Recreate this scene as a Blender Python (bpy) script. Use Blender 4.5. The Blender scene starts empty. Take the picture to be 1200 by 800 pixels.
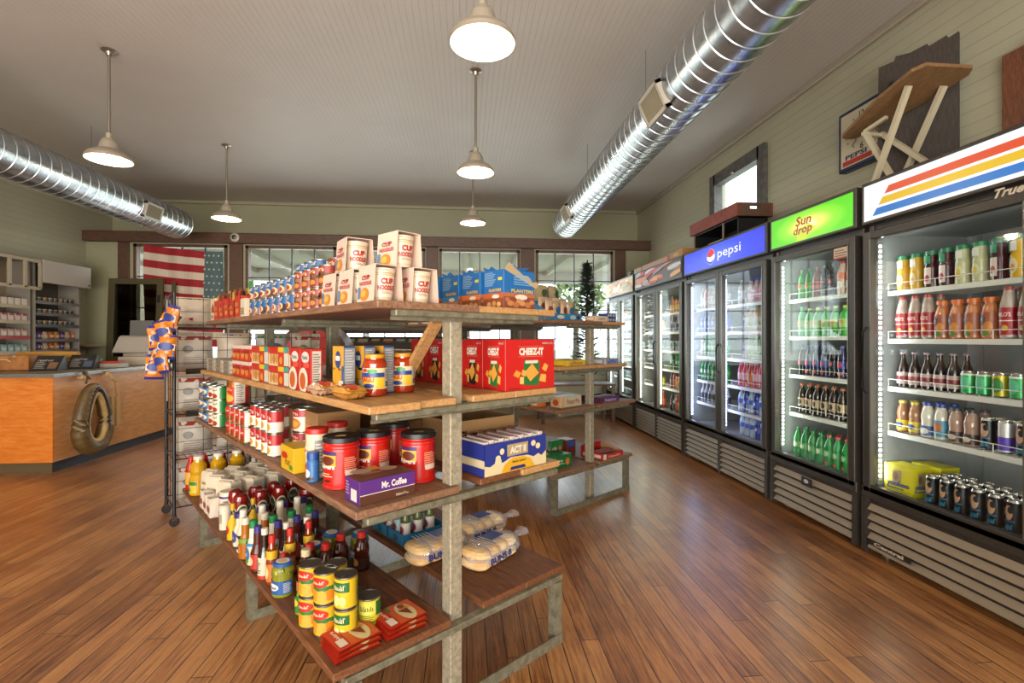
import bpy, bmesh, math, random
from mathutils import Vector, Matrix
random.seed(7)
PI = math.pi
sc = bpy.context.scene
COL = sc.collection

# ---------------- camera, world, light, exposure ----------------
CAM_H = 1.33
cam_d = bpy.data.cameras.new('camera'); cam = bpy.data.objects.new('camera', cam_d); COL.objects.link(cam)
cam.location = (0, 0, CAM_H); cam.rotation_euler = (PI / 2, 0, -math.atan(53 / 574.))
cam_d.sensor_width = 36; cam_d.lens = 574 / 1200 * 36; cam_d.shift_y = -0.0025; cam_d.clip_end = 200
sc.camera = cam
vs = sc.view_settings
sc.display_settings.display_device = 'sRGB'
vs.view_transform = 'Standard'; vs.look = 'None'; vs.gamma = 1; vs.exposure = 0.0; vs.use_curve_mapping = False
w = bpy.data.worlds.new('sky'); sc.world = w; w.use_nodes = True
bg = w.node_tree.nodes['Background']; bg.inputs[0].default_value = (0.86, 0.94, 1.0, 1); bg.inputs[1].default_value = 4.2
LAMP_W = 24.0      # watts of each pendant
COOLER_W = 4.2     # watts of each cooler light bar

def area_light(name, loc, rot, sx, sy, power, color=(1, 1, 1), parent=None):
    d = bpy.data.lights.new(name, 'AREA'); d.shape = 'RECTANGLE'; d.size = sx; d.size_y = sy; d.energy = power; d.color = color
    o = bpy.data.objects.new(name, d); COL.objects.link(o); o.location = loc; o.rotation_euler = rot
    if parent: o.parent = parent
    return o
# two unseen fill lights added behind the camera, then daylight through the windows of the back wall
area_light('fill_light_front', (-1.4, -3.35, 1.7), (PI / 2, 0, 0), 6.0, 2.4, 110, (1.0, 0.95, 0.88))  # added soft fill that evens out the room light
area_light('fill_light_upward', (-1.4, -3.3, .8), (math.radians(128), 0, 0), 6.0, 1.2, 520, (1.0, 0.94, 0.86))  # added fill, tilted up to brighten the ceiling
for k, wx in enumerate((-4.66, -2.92, -1.4, 0.22, 1.89)):
    area_light('daylight_window', (wx, 8.75, 1.9), (math.radians(-105), 0, 0), 1.4, 2.0, 30, (0.92, 0.97, 1.0))

# ---------------- helpers ----------------
def lin(h):
    h = h.lstrip('#'); r = [int(h[i:i + 2], 16) / 255. for i in (0, 2, 4)]
    return tuple(c / 12.92 if c <= .04045 else ((c + .055) / 1.055) ** 2.4 for c in r) + (1.0,)
_M = {}
def M(col, rough=.5, metal=0., emit=0., ior=None):
    key = (col, rough, metal, emit)
    if key in _M: return _M[key]
    m = bpy.data.materials.new('paint_' + col.strip('#')); m.use_nodes = True
    b = m.node_tree.nodes['Principled BSDF']
    c_ = lin(col); b.inputs['Base Color'].default_value = (c_[0] * .35, c_[1] * .35, c_[2] * .35, 1) if emit else (c_[0] * .66, c_[1] * .59, c_[2] * .52, 1); b.inputs['Roughness'].default_value = rough; b.inputs['Metallic'].default_value = metal
    if emit: b.inputs['Emission Color'].default_value = lin(col); b.inputs['Emission Strength'].default_value = emit
    _M[key] = m; return m
class NT:
    def __init__(s, name, rough=.5, metal=0.):
        s.m = bpy.data.materials.new(name); s.m.use_nodes = True; s.t = s.m.node_tree; s.b = s.t.nodes['Principled BSDF']
        s.b.inputs['Roughness'].default_value = rough; s.b.inputs['Metallic'].default_value = metal
    def n(s, typ, **kw):
        x = s.t.nodes.new(typ)
        for k, v in kw.items():
            if hasattr(x, k): setattr(x, k, v)
            else: x.inputs[k.replace('_', ' ')].default_value = v
        return x
    def l(s, a, b): s.t.links.new(a, b)
    def coord(s, scale=(1, 1, 1), rot=(0, 0, 0), loc=(0, 0, 0)):
        c = s.n('ShaderNodeTexCoord'); mp = s.n('ShaderNodeMapping'); mp.inputs['Scale'].default_value = scale
        mp.inputs['Rotation'].default_value = rot; mp.inputs['Location'].default_value = loc
        s.l(c.outputs['Object'], mp.inputs['Vector']); return mp.outputs['Vector']
    def noise(s, vec, scale=5, detail=4, rough=.6):
        x = s.n('ShaderNodeTexNoise'); x.inputs['Scale'].default_value = scale; x.inputs['Detail'].default_value = detail
        x.inputs['Roughness'].default_value = rough; s.l(vec, x.inputs['Vector']); return x.outputs['Fac']
    def ramp(s, fac, stops):
        r = s.n('ShaderNodeValToRGB'); e = r.color_ramp.elements
        while len(e) < len(stops): e.new(.5)
        for i, (p, c) in enumerate(stops): e[i].position = p; e[i].color = lin(c) if isinstance(c, str) else (c, c, c, 1)
        s.l(fac, r.inputs['Fac']); return r.outputs['Color']
    def mixc(s, fac, a, b, mode='MIX'):
        x = s.n('ShaderNodeMix', data_type='RGBA', blend_type=mode)
        if isinstance(fac, float): x.inputs[0].default_value = fac
        else: s.l(fac, x.inputs[0])
        for i, v in ((6, a), (7, b)):
            if isinstance(v, str): x.inputs[i].default_value = lin(v)
            else: s.l(v, x.inputs[i])
        return x.outputs[2]
    def bump(s, h, strength=.3, dist=.01):
        x = s.n('ShaderNodeBump'); x.inputs['Strength'].default_value = strength; x.inputs['Distance'].default_value = dist
        s.l(h, x.inputs['Height']); s.l(x.outputs[0], s.b.inputs['Normal'])
    def base(s, c): s.l(c, s.b.inputs['Base Color'])
    def rough(s, c): s.l(c, s.b.inputs['Roughness'])

def boards(name, c1, c2, axis, pitch, rough=.5):
    """painted beadboard: fine grooves every pitch metres across the given axis"""
    s = NT(name, rough); v = s.coord(); sep = s.n('ShaderNodeSeparateXYZ'); s.l(v, sep.inputs[0])
    d = s.n('ShaderNodeMath', operation='MULTIPLY'); d.inputs[1].default_value = 1 / pitch; s.l(sep.outputs[axis], d.inputs[0])
    f = s.n('ShaderNodeMath', operation='FRACT'); s.l(d.outputs[0], f.inputs[0])
    g = s.ramp(f.outputs[0], [(0, 0.), (.06, 1.), (.94, 1.), (1., 0.)])
    nz = s.noise(v, .9, 4); nzc = s.ramp(nz, [(.3, c1), (.7, c2)])
    s.base(s.mixc(.26, nzc, s.mixc(g, '#5a5648', nzc), 'MIX')); s.bump(g, .5, .004); return s.m
def wood(name, stops, scale=(1, 1, 1), rough=.55, grain=14, bumpk=.25):
    s = NT(name, rough); v = s.coord(scale); a = s.noise(v, grain, 6, .65); s.base(s.ramp(a, stops)); s.bump(a, bumpk, .003); return s.m

M_BEAD_R = boards('painted_boards_side', '#a39e86', '#ada88e', 2, .085)
M_BEAD_B = boards('painted_boards_back', '#928e70', '#9b9778', 2, .05)
M_CEIL = boards('painted_boards_ceiling', '#b9b0a6', '#c2b9ae', 0, .05)
M_DARKWOOD = wood('dark_beam_wood', [(.3, '#38251a'), (.55, '#5a3c2a'), (.8, '#6b4a34')], (1, 6, 6), .5)
M_SHELFTOP = wood('shelf_plank_wood', [(.25, '#4e3222'), (.5, '#745038'), (.75, '#8e6a4e')], (9, 1.2, 9), .6, 9)
M_SHELFPALE = wood('pale_plank_wood', [(.25, '#7e5832'), (.5, '#a67a4a'), (.8, '#c09664')], (9, 1.2, 9), .5, 9)
M_SHELFDARK = wood('stained_plank_wood', [(.25, '#3d200f'), (.5, '#653a1d'), (.8, '#825230')], (9, 1.2, 9), .6, 9)
M_PLY = wood('orange_plywood', [(.25, '#b05a16'), (.5, '#c87022'), (.75, '#d68a3c')], (1, 1, 5), .35, 6, .05)
M_PLY2 = wood('worn_plywood', [(.25, '#a06a3c'), (.5, '#b8804e'), (.75, '#c89664')], (1, 1, 5), .35, 6, .05)
M_OLIVE = M('#57502f', .5)
def speckled(name, c1, c2, c3, rough, metal, scale=30, bumpk=.15):
    s = NT(name, rough, metal); v = s.coord(); a = s.noise(v, scale, 6, .7); s.base(s.ramp(a, [(.3, c1), (.5, c2), (.72, c3)])); s.bump(a, bumpk, .002); return s.m
M_STEEL = speckled('weathered_steel', '#55503f', '#716b57', '#88826d', .5, .3)
M_STEELB = speckled('blotchy_pale_steel', '#6d6452', '#8c816b', '#a39880', .55, .15, 70)
M_DUCT = speckled('galvanised_duct', '#8e9296', '#a9adb0', '#c4c7c8', .27, .9, 7, .05)
M_COOL = speckled('bronze_cooler_paint', '#2a2622', '#35302a', '#3d3731', .38, .35, 60, .03)
M_SLAT = M('#8d8272', .45, .25)
M_BLACK = M('#15151a', .4); M_WHITE = M('#eeeeea', .45); M_CHROME = M('#c9ccd0', .2, 1.)
M_CARD = speckled('brown_cardboard', '#a07a52', '#b08a60', '#ba946a', .8, 0., 20, .05)
def floor_mat():
    s = NT('worn_oak_floor', .4)
    v = s.coord(rot=(0, 0, PI / 2)); br = s.n('ShaderNodeTexBrick'); br.offset = 0.; br.offset_frequency = 2
    for k, x in (('Scale', 1.), ('Mortar Size', .0022), ('Mortar Smooth', .1), ('Bias', 0.), ('Brick Width', 2.3), ('Row Height', .083)): br.inputs[k].default_value = x
    br.inputs['Color1'].default_value = (0, 0, 0, 1); br.inputs['Color2'].default_value = (1, 1, 1, 1); br.inputs['Mortar'].default_value = (.5, .5, .5, 1)
    sp = s.n('ShaderNodeSeparateXYZ'); s.l(v, sp.inputs[0]); dv = s.n('ShaderNodeMath', operation='DIVIDE'); s.l(sp.outputs[1], dv.inputs[0]); dv.inputs[1].default_value = .083
    fl = s.n('ShaderNodeMath', operation='FLOOR'); s.l(dv.outputs[0], fl.inputs[0]); wn = s.n('ShaderNodeTexWhiteNoise', noise_dimensions='1D'); s.l(fl.outputs[0], wn.inputs['W'])
    ma = s.n('ShaderNodeMath', operation='MULTIPLY_ADD'); s.l(wn.outputs['Value'], ma.inputs[0]); ma.inputs[1].default_value = 2.3; s.l(sp.outputs[0], ma.inputs[2])
    cb = s.n('ShaderNodeCombineXYZ'); s.l(ma.outputs[0], cb.inputs[0]); s.l(sp.outputs[1], cb.inputs[1]); s.l(cb.outputs[0], br.inputs['Vector'])
    gv = s.coord((22, 1.1, 1)); g = s.noise(gv, 3.2, 8, .72)
    add = s.n('ShaderNodeMath', operation='MULTIPLY_ADD'); s.l(br.outputs['Color'], add.inputs[0]); add.inputs[1].default_value = .15; s.l(g, add.inputs[2])
    big = s.noise(s.coord(), 1.1, 5, .65)
    ad2 = s.n('ShaderNodeMath', operation='MULTIPLY_ADD'); s.l(big, ad2.inputs[0]); ad2.inputs[1].default_value = .62; s.l(add.outputs[0], ad2.inputs[2])
    c = s.ramp(ad2.outputs[0], [(.50, '#22100a'), (.68, '#5a3119'), (.84, '#8a562c'), (1., '#ae7844')])
    gap = s.ramp(br.outputs['Fac'], [(0., 0.), (.6, 1.)])
    s.base(s.mixc(gap, c, '#20130c')); 
    s.rough(s.ramp(ad2.outputs[0], [(.4, .3), (1., .48)])); s.b.inputs['Coat Weight'].default_value = .7; s.b.inputs['Coat Roughness'].default_value = .3
    h = s.n('ShaderNodeMath', operation='SUBTRACT'); s.l(g, h.inputs[0]); s.l(br.outputs['Fac'], h.inputs[1]); s.bump(h.outputs[0], .18, .003)
    return s.m
def glass_mat(name, tint=(1, 1, 1, 1), gloss=.6):
    m = bpy.data.materials.new(name); m.use_nodes = True; t = m.node_tree; t.nodes.clear()
    o = t.nodes.new('ShaderNodeOutputMaterial'); mx = t.nodes.new('ShaderNodeMixShader'); tr = t.nodes.new('ShaderNodeBsdfTransparent'); gl = t.nodes.new('ShaderNodeBsdfGlossy')
    lw = t.nodes.new('ShaderNodeLayerWeight'); pw = t.nodes.new('ShaderNodeMath'); pw.operation = 'POWER'; pw.inputs[1].default_value = 4
    fr = t.nodes.new('ShaderNodeMath'); fr.operation = 'MULTIPLY_ADD'; fr.inputs[1].default_value = .36; fr.inputs[2].default_value = .045
    t.links.new(lw.outputs['Facing'], pw.inputs[0]); t.links.new(pw.outputs[0], fr.inputs[0]); tr.inputs[0].default_value = tint; gl.inputs['Roughness'].default_value = .03
    gl.inputs['Color'].default_value = (gloss, gloss, gloss, 1)
    t.links.new(fr.outputs[0], mx.inputs[0]); t.links.new(tr.outputs[0], mx.inputs[1]); t.links.new(gl.outputs[0], mx.inputs[2]); t.links.new(mx.outputs[0], o.inputs[0]); return m
M_GLASS = glass_mat('clear_glass', (.95, .98, .97, 1)); M_FILM = glass_mat('clear_film', (.97, .97, .98, 1), 1.)
t_ = M_FILM.node_tree; d_ = t_.nodes.new('ShaderNodeBsdfDiffuse'); d_.inputs[0].default_value = (.75, .76, .8, 1); x_ = t_.nodes.new('ShaderNodeMixShader'); x_.inputs[0].default_value = .22
o_ = next(n for n in t_.nodes if n.type == 'OUTPUT_MATERIAL'); p_ = o_.inputs[0].links[0].from_socket; t_.links.new(p_, x_.inputs[1]); t_.links.new(d_.outputs[0], x_.inputs[2]); t_.links.new(x_.outputs[0], o_.inputs[0])

_TXT = {}
def text_geo(s, bold=0., shear=0.):
    k = (s, bold, shear)
    if k in _TXT: return _TXT[k]
    cu = bpy.data.curves.new('lettering', 'FONT'); cu.body = s; cu.resolution_u = 2; cu.offset = bold; cu.shear = shear; cu.fill_mode = 'FRONT'
    o = bpy.data.objects.new('lettering', cu); COL.objects.link(o)
    me = bpy.data.meshes.new_from_object(o.evaluated_get(bpy.context.evaluated_depsgraph_get()))
    vs_ = [(v.co.x, v.co.y) for v in me.vertices]; fs = [tuple(p.vertices) for p in me.polygons]
    bpy.data.objects.remove(o); bpy.data.curves.remove(cu); bpy.data.meshes.remove(me)
    x0 = min(v[0] for v in vs_); x1 = max(v[0] for v in vs_); y0 = min(v[1] for v in vs_); y1 = max(v[1] for v in vs_)
    vs_ = [((x - x0) / (x1 - x0) - .5, (y - y0) / (y1 - y0) - .5) for x, y in vs_]
    _TXT[k] = (vs_, fs); return _TXT[k]

class Flat:      # a drawing surface on a flat face: u right, v up, k layers out
    def __init__(s, o, ux, uy, eps=.0007):
        s.o = Vector(o); s.ux = Vector(ux); s.uy = Vector(uy); s.n = s.ux.cross(s.uy).normalized(); s.e = eps; s.R = None
    def p(s, u, v, k=1): return s.o + s.ux * u + s.uy * v + s.n * (k * s.e)
class Cyl:       # a drawing surface wrapped on an upright can, front towards -Y; v is the height
    def __init__(s, R, a0=0., eps=.0006): s.R = R; s.a = a0; s.e = eps
    def p(s, u, v, k=1):
        a = -PI / 2 + s.a + u / s.R; r = s.R + k * s.e; return Vector((r * math.cos(a), r * math.sin(a), v))
class MB:
    def __init__(s): s.v = []; s.f = []; s.mi = []; s.ms = []; s.sm = []
    def slot(s, m):
        if m not in s.ms: s.ms.append(m)
        return s.ms.index(m)
    def add(s, vs_, fs, m, smooth=False):
        b = len(s.v); i = s.slot(m); s.v += [tuple(v) for v in vs_]
        for f in fs: s.f.append(tuple(b + j for j in f)); s.mi.append(i); s.sm.append(smooth)
        return s
    def box(s, c, d, m, rz=0., ch=0.):
        x, y, z = [q / 2 for q in d]; ch = min(ch, x * .9, y * .9, z * .9)
        if ch > 0:
            vs_ = []
            for sx in (-1, 1):
                for sy in (-1, 1):
                    for sz in (-1, 1):
                        vs_ += [(sx * (x - ch), sy * (y - ch), sz * z), (sx * (x - ch), sy * y, sz * (z - ch)), (sx * x, sy * (y - ch), sz * (z - ch))]
            I = lambda a, b, e, k: ((a > 0) * 4 + (b > 0) * 2 + (e > 0)) * 3 + k
            F = []
            for q in (-1, 1):
                o = 1 if q > 0 else -1
                f = [I(-1, -1, q, 0), I(1, -1, q, 0), I(1, 1, q, 0), I(-1, 1, q, 0)]; F.append(f[::o])
                f = [I(-1, q, -1, 1), I(-1, q, 1, 1), I(1, q, 1, 1), I(1, q, -1, 1)]; F.append(f[::o])
                f = [I(q, -1, -1, 2), I(q, 1, -1, 2), I(q, 1, 1, 2), I(q, -1, 1, 2)]; F.append(f[::o])
            for a in (-1, 1):
                for b in (-1, 1):
                    F.append([I(a, b, -1, 1), I(a, b, -1, 2), I(a, b, 1, 2), I(a, b, 1, 1)][::a * b])
                    F.append([I(-1, a, b, 0), I(-1, a, b, 1), I(1, a, b, 1), I(1, a, b, 0)][::-a * b])
                    F.append([I(a, -1, b, 0), I(a, 1, b, 0), I(a, 1, b, 2), I(a, -1, b, 2)][::-a * b])
                    for e in (-1, 1): F.append([I(a, b, e, 0), I(a, b, e, 1), I(a, b, e, 2)][::a * b * e])
        else:
            vs_ = [(a * x, b * y, e * z) for a in (-1, 1) for b in (-1, 1) for e in (-1, 1)]
            F = [(0, 1, 3, 2), (4, 6, 7, 5), (0, 4, 5, 1), (2, 3, 7, 6), (0, 2, 6, 4), (1, 5, 7, 3)]
        ca, sa = math.cos(rz), math.sin(rz)
        return s.add([(c[0] + a * ca - b * sa, c[1] + a * sa + b * ca, c[2] + e) for a, b, e in vs_], F, m)
    def lo(s, x0, y0, z0, x1, y1, z1, m, ch=0.): return s.box(((x0 + x1) / 2, (y0 + y1) / 2, (z0 + z1) / 2), (abs(x1 - x0), abs(y1 - y0), abs(z1 - z0)), m, 0, ch)
    def lathe(s, prof, m, n=20, c=(0, 0, 0), smooth=True, sq=0., ax='z'):
        """prof: list of (r, z[, material]) bottom to top; sq squares the section"""
        rings = []
        for q in prof:
            ring = []
            for i in range(n):
                a = 2 * PI * (i + .5) / n; ca, sa = math.cos(a), math.sin(a)
                k = 1. if not sq else 1 / (abs(ca) ** (2 + 6 * sq) + abs(sa) ** (2 + 6 * sq)) ** (1 / (2 + 6 * sq))
                p = (q[0] * k * ca, q[0] * k * sa, q[1])
                if ax == 'y': p = (p[0], p[2], p[1])
                if ax == 'x': p = (p[2], p[1], p[0])
                ring.append((c[0] + p[0], c[1] + p[1], c[2] + p[2]))
            rings.append(ring)
        for i in range(len(rings) - 1):
            mm = prof[i][2] if len(prof[i]) > 2 else m
            fl = (ax != 'z')
            fs = [((j, (j + 1) % n, n + (j + 1) % n, n + j) if not fl else (j, n + j, n + (j + 1) % n, (j + 1) % n)) for j in range(n)]
            s.add(rings[i] + rings[i + 1], fs, mm, smooth)
        for ri, o in ((0, 1), (-1, 0)):
            if prof[ri][0] > 1e-4:
                f = list(range(n)); f = f[::-1] if (o ^ fl) else f
                s.add(rings[ri], [tuple(f)], prof[0][2] if ri == 0 and len(prof[0]) > 2 else (prof[-2][2] if ri == -1 and len(prof[-2]) > 2 else m))
        return s
    def tube(s, pts, r, m, n=6, rs=None, closed=False):
        P = [Vector(p) for p in pts]; rings = []; N = len(P)
        for i, p in enumerate(P):
            if closed: t = (P[(i + 1) % N] - P[i - 1]).normalized()
            else: t = (P[min(i + 1, N - 1)] - P[max(i - 1, 0)]).normalized()
            a = t.cross(Vector((0, 0, 1)))
            if a.length < .05: a = t.cross(Vector((1, 0, 0)))
            a.normalize(); b = a.cross(t); R = rs[i] if rs else r
            rings.append([p + a * (R * math.cos(2 * PI * (j + .5) / n)) + b * (R * math.sin(2 * PI * (j + .5) / n)) for j in range(n)])
        for i in range(N if closed else N - 1):
            s.add(rings[i] + rings[(i + 1) % N], [(j, n + j, n + (j + 1) % n, (j + 1) % n) for j in range(n)], m, n > 4)
        if not closed: s.add(rings[0], [tuple(range(n))], m); s.add(rings[-1], [tuple(range(n))[::-1]], m)
        return s
    def bar(s, a, b, wd, hd, m):       # straight square bar between two points
        a = Vector(a); b = Vector(b); t = (b - a).normalized(); x = t.cross(Vector((0, 0, 1)))
        if x.length < .05: x = Vector((1, 0, 0))
        x.normalize(); y = x.cross(t)
        vs_ = [p + x * (i * wd / 2) + y * (j * hd / 2) for p in (a, b) for i, j in ((-1, -1), (1, -1), (1, 1), (-1, 1))]
        return s.add(vs_, [(0, 1, 2, 3), (7, 6, 5, 4), (0, 4, 5, 1), (1, 5, 6, 2), (2, 6, 7, 3), (3, 7, 4, 0)], m)
    def prism(s, poly, fn, d0, d1, m, side=None):  # fn(u, v, d) -> point
        n = len(poly); A = [fn(u, v, d0) for u, v in poly]; B = [fn(u, v, d1) for u, v in poly]
        s.add(A, [tuple(range(n))], m); s.add(B, [tuple(range(n))[::-1]], m)
        s.add(A + B, [(i, n + i, n + (i + 1) % n, (i + 1) % n) for i in range(n)], side or m); return s
    def cols(s, cv, fl, fh, u0, u1, n, m, k=1):
        vs_ = []
        for i in range(n + 1):
            u = u0 + (u1 - u0) * i / n; vs_ += [cv.p(u, fl(u), k), cv.p(u, fh(u), k)]
        return s.add(vs_, [(2 * i, 2 * i + 2, 2 * i + 3, 2 * i + 1) for i in range(n)], m, cv.R is not None)
    def rect(s, cv, u0, v0, u1, v1, m, k=1):
        n = 1 if cv.R is None else max(1, int(abs(u1 - u0) / cv.R / .3) + 1)
        return s.cols(cv, lambda u: v0, lambda u: v1, u0, u1, n, m, k)
    def ell(s, cv, cu, cv_, ru, rv, m, k=1, n=10):
        h = lambda u: rv * math.sqrt(max(0, 1 - ((u - cu) / ru) ** 2))
        vs_ = []; 
        for i in range(n + 1):
            u = cu - ru * math.cos(PI * i / n); vs_ += [cv.p(u, cv_ - h(u), k), cv.p(u, cv_ + h(u), k)]
        return s.add(vs_, [(2 * i, 2 * i + 2, 2 * i + 3, 2 * i + 1) for i in range(n)], m)
    def poly(s, cv, pts, m, k=1): return s.add([cv.p(u, v, k) for u, v in pts], [tuple(range(len(pts)))], m)
    def text(s, cv, t, cu, cv_, wd, hd, m, k=2, bold=.02, shear=0., rot=0.):
        vs_, fs = text_geo(t, bold, shear); c, q = math.cos(rot), math.sin(rot)
        return s.add([cv.p(cu + x * wd * c - y * hd * q, cv_ + x * wd * q + y * hd * c, k) for x, y in vs_], fs, m)
    def marks(s, cv, t, cu, cv_, wd, hd, m, k=2):     # print too small to read: a run of little strokes
        R = random.Random(len(t) * 7 + ord(t[0])); n = max(3, len(t)); w_ = wd / n
        for i in range(n):
            u = cu - wd / 2 + i * w_; h = hd * R.uniform(.6, 1); q = R.randrange(3); e = w_ * .24
            s.rect(cv, u, cv_ - hd / 2, u + e, cv_ - hd / 2 + h, m, k)
            if q: s.rect(cv, u + e, cv_ - hd / 2 + (h - e if q == 1 else 0), u + w_ * .72, cv_ - hd / 2 + (h if q == 1 else e), m, k)
            if q != 1: s.rect(cv, u + w_ * .5, cv_ - hd / 2, u + w_ * .5 + e, cv_ - hd / 2 + h * .7, m, k)
        return s
    def lines(s, cv, u0, v0, u1, v1, n, m, k=2, fill=.45):   # rows of small print
        for i in range(n):
            v = v1 - (v1 - v0) * (i + .5) / n; h = (v1 - v0) / n * fill / 2
            s.rect(cv, u0, v - h, u0 + (u1 - u0) * (.7 + .3 * ((i * 37 + 11) % 10) / 10), v + h, m, k)
        return s
    def build(s, name, parent=None, loc=(0, 0, 0), rz=0.):
        me = bpy.data.meshes.new(name); me.from_pydata(s.v, [], s.f)
        for m in s.ms: me.materials.append(m)
        me.polygons.foreach_set('material_index', s.mi); me.polygons.foreach_set('use_smooth', s.sm); me.update()
        o = bpy.data.objects.new(name, me); COL.objects.link(o); o.location = loc; o.rotation_euler = (0, 0, rz)
        if parent: o.parent = parent
        return o
_seen = {}
def tag(o, label, cat, group=None, kind=None):
    if label: o['label'] = label; _seen.setdefault(label, []).append(o.name)
    if cat: o['category'] = cat
    if group: o['group'] = group
    if kind: o['kind'] = kind
    return o
def thing(name, label=None, cat=None, loc=(0, 0, 0), rz=0., group=None):
    o = bpy.data.objects.new(name, None); o.empty_display_size = .05; COL.objects.link(o); o.location = loc; o.rotation_euler = (0, 0, rz)
    return tag(o, label, cat, group)
def struct(name, mb, loc=(0, 0, 0)): o = mb.build(name, None, loc); o['kind'] = 'structure'; return o
def dup(o, parent=None):
    c = o.copy(); COL.objects.link(c)
    if parent: c.parent = parent
    for ch in list(o.children): dup(ch, c)
    return c
_P = {}
def put(key, builder, loc, rz, label, group=None, sc_=None):
    """the first call builds the thing, every later one copies it with its parts"""
    if key not in _P: o = builder(); _P[key] = o
    else: o = dup(_P[key])
    o.location = loc; o.rotation_euler = (0, 0, rz)
    if sc_: o.scale = sc_ if not isinstance(sc_, (int, float)) else (sc_,) * 3
    for k in ('group',):
        if k in o: del o[k]
    return tag(o, label, None, group)
ORD = ['nearest', 'second', 'third', 'fourth', 'fifth', 'sixth', 'seventh', 'eighth', 'ninth', 'tenth', 'eleventh', 'twelfth']
NTH = ['first'] + ORD[1:]
def mk(name, cat, *parts):     # parts: (name, MB[, [(sub, MB)...]]); a single part makes one mesh
    if len(parts) == 1: o = parts[0][1].build(name)
    else:
        o = bpy.data.objects.new(name, None); o.empty_display_size = .03; COL.objects.link(o)
        for p in parts:
            q = p[1].build(p[0], o)
            for r in (p[2] if len(p) > 2 else ()): r[1].build(r[0], q)
    o['category'] = cat; return o
# the near display shelf has its own axes: s across, l along (away from the camera)
GO = (-0.0435, 1.7986); GA = math.radians(37.28)
def G(s_, l_, z): return (GO[0] + s_ * math.cos(GA) - l_ * math.sin(GA), GO[1] + s_ * math.sin(GA) + l_ * math.cos(GA), z)
RZ_END = GA; RZ_SIDE = GA - PI / 2; RZ_FAR = GA + PI / 2
# ---------------- the room ----------------
XL, XR, YB, YF, HC = -6.12, 3.25, 8.5, -3.2, 3.76
b = MB().lo(XL - .1, YF - .1, -.1, XR + .1, 9.3, 0, floor_mat()); struct('floor', b)
b = MB().lo(XL - .1, YF - .1, HC, XR + .1, 9.3, HC + .1, M_CEIL); struct('ceiling', b)
# right wall with one small window opening
b = MB(); WY0, WY1, WZ0, WZ1 = 5.13, 6.12, 2.62, 3.36
for q in ((YF, 0, WY0, HC), (WY1, 0, 9.2, HC), (WY0, 0, WY1, WZ0), (WY0, WZ1, WY1, HC)): b.lo(XR, q[0], q[1], XR + .12, q[2], q[3], M_BEAD_R)
struct('wall_right', b)
struct('wall_left', MB().lo(XL - .12, YF, 0, XL, 9.2, HC, M_BEAD_R))
WIN = [(-5.39, -3.94), (-3.65, -2.19), (-2.08, -.71), (-.47, .92), (1.2, 2.58)]
SZ, TZ = .80, 2.88
b = MB(); xs = [XL] + [v for q in WIN for v in q] + [XR]
for i in range(0, len(xs), 2): b.lo(xs[i], YB, 0, xs[i + 1], YB + .12, 3.07, M_BEAD_B)
for x0, x1 in WIN: b.lo(x0, YB, 0, x1, YB + .12, SZ, M_BEAD_B); b.lo(x0, YB, TZ, x1, YB + .12, 3.07, M_BEAD_B)
b.lo(XL, YB, 3.05, XR, 9.1, 3.07, M_BEAD_B); b.lo(XL - .1, 9.1, 3.05, XR + .1, 9.22, HC, M_BEAD_B); struct('wall_back', b)
b = MB()
for q in ((XL, 0, -4.6, HC), (1.8, 0, XR, HC), (-4.6, 3.0, 1.8, HC), (-4.6, 0, 1.8, .5)): b.lo(q[0], YF - .12, q[1], q[2], YF, q[3], M_BEAD_R)
struct('wall_front', b)
struct('trim_1', MB().lo(XL, YB - .09, 2.9, XR, YB, 3.07, M_DARKWOOD, .008))
b = MB().lo(XL, 9.06, HC - .05, XR, 9.1, HC, M('#b9b89c', .5)); struct('trim_2', b)
struct('trim_3', MB().lo(XR - .045, YF, HC - .06, XR, 9.1, HC, M('#bdb8aa', .5), .01))
struct('trim_4', MB().lo(XL, YF, HC - .06, XL + .045, 9.1, HC, M('#bdb8aa', .5), .01))
b = MB()   # brown posts between the windows
for x0, x1 in ((-5.62, -5.45), (-3.9, -3.69), (-2.17, -2.1), (-.69, -.49), (.94, 1.17), (2.62, 2.81)): b.lo(x0, YB - .035, .1, x1, YB, 2.9, M_DARKWOOD, .005)
struct('trim_5', b)
struct('baseboard_left', MB().lo(XL, YF, 0, XL + .02, YB, .14, M('#8e8770')))
struct('baseboard_back', MB().lo(XL, YB - .02, 0, XR, YB, .14, M('#8e8770')))
for i, (x0, x1) in enumerate(WIN):
    o = bpy.data.objects.new('window_%d' % (i + 1), None); COL.objects.link(o); o.location = ((x0 + x1) / 2, YB, SZ); o['kind'] = 'structure'
    hw = (x1 - x0) / 2; H_ = TZ - SZ; b = MB()
    for q in ((-hw, 0, -hw + .045, H_), (hw - .045, 0, hw, H_), (-hw, 0, hw, .05), (-hw, H_ - .05, hw, H_)): b.lo(q[0], -.02, q[1], q[2], .08, q[3], M_DARKWOOD)
    b.build('window_frame', o); b = MB()
    for k in range(1, 4): x = -hw + 2 * hw * k / 4; b.lo(x - .009, .02, .05, x + .009, .05, H_ - .05, M_BLACK)
    for k in range(1, 4): z = H_ - .02 - .51 * k; b.lo(-hw, .022, z - .009, hw, .048, z + .009, M_BLACK)
    b.build('muntin', o)
    MB().lo(-hw + .04, .03, .05, hw - .04, .036, H_ - .05, M_GLASS).build('pane', o)
    MB().lo(-hw - .03, -.07, -.04, hw + .03, .0, 0, M_DARKWOOD, .005).build('window_sill', o)
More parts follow.
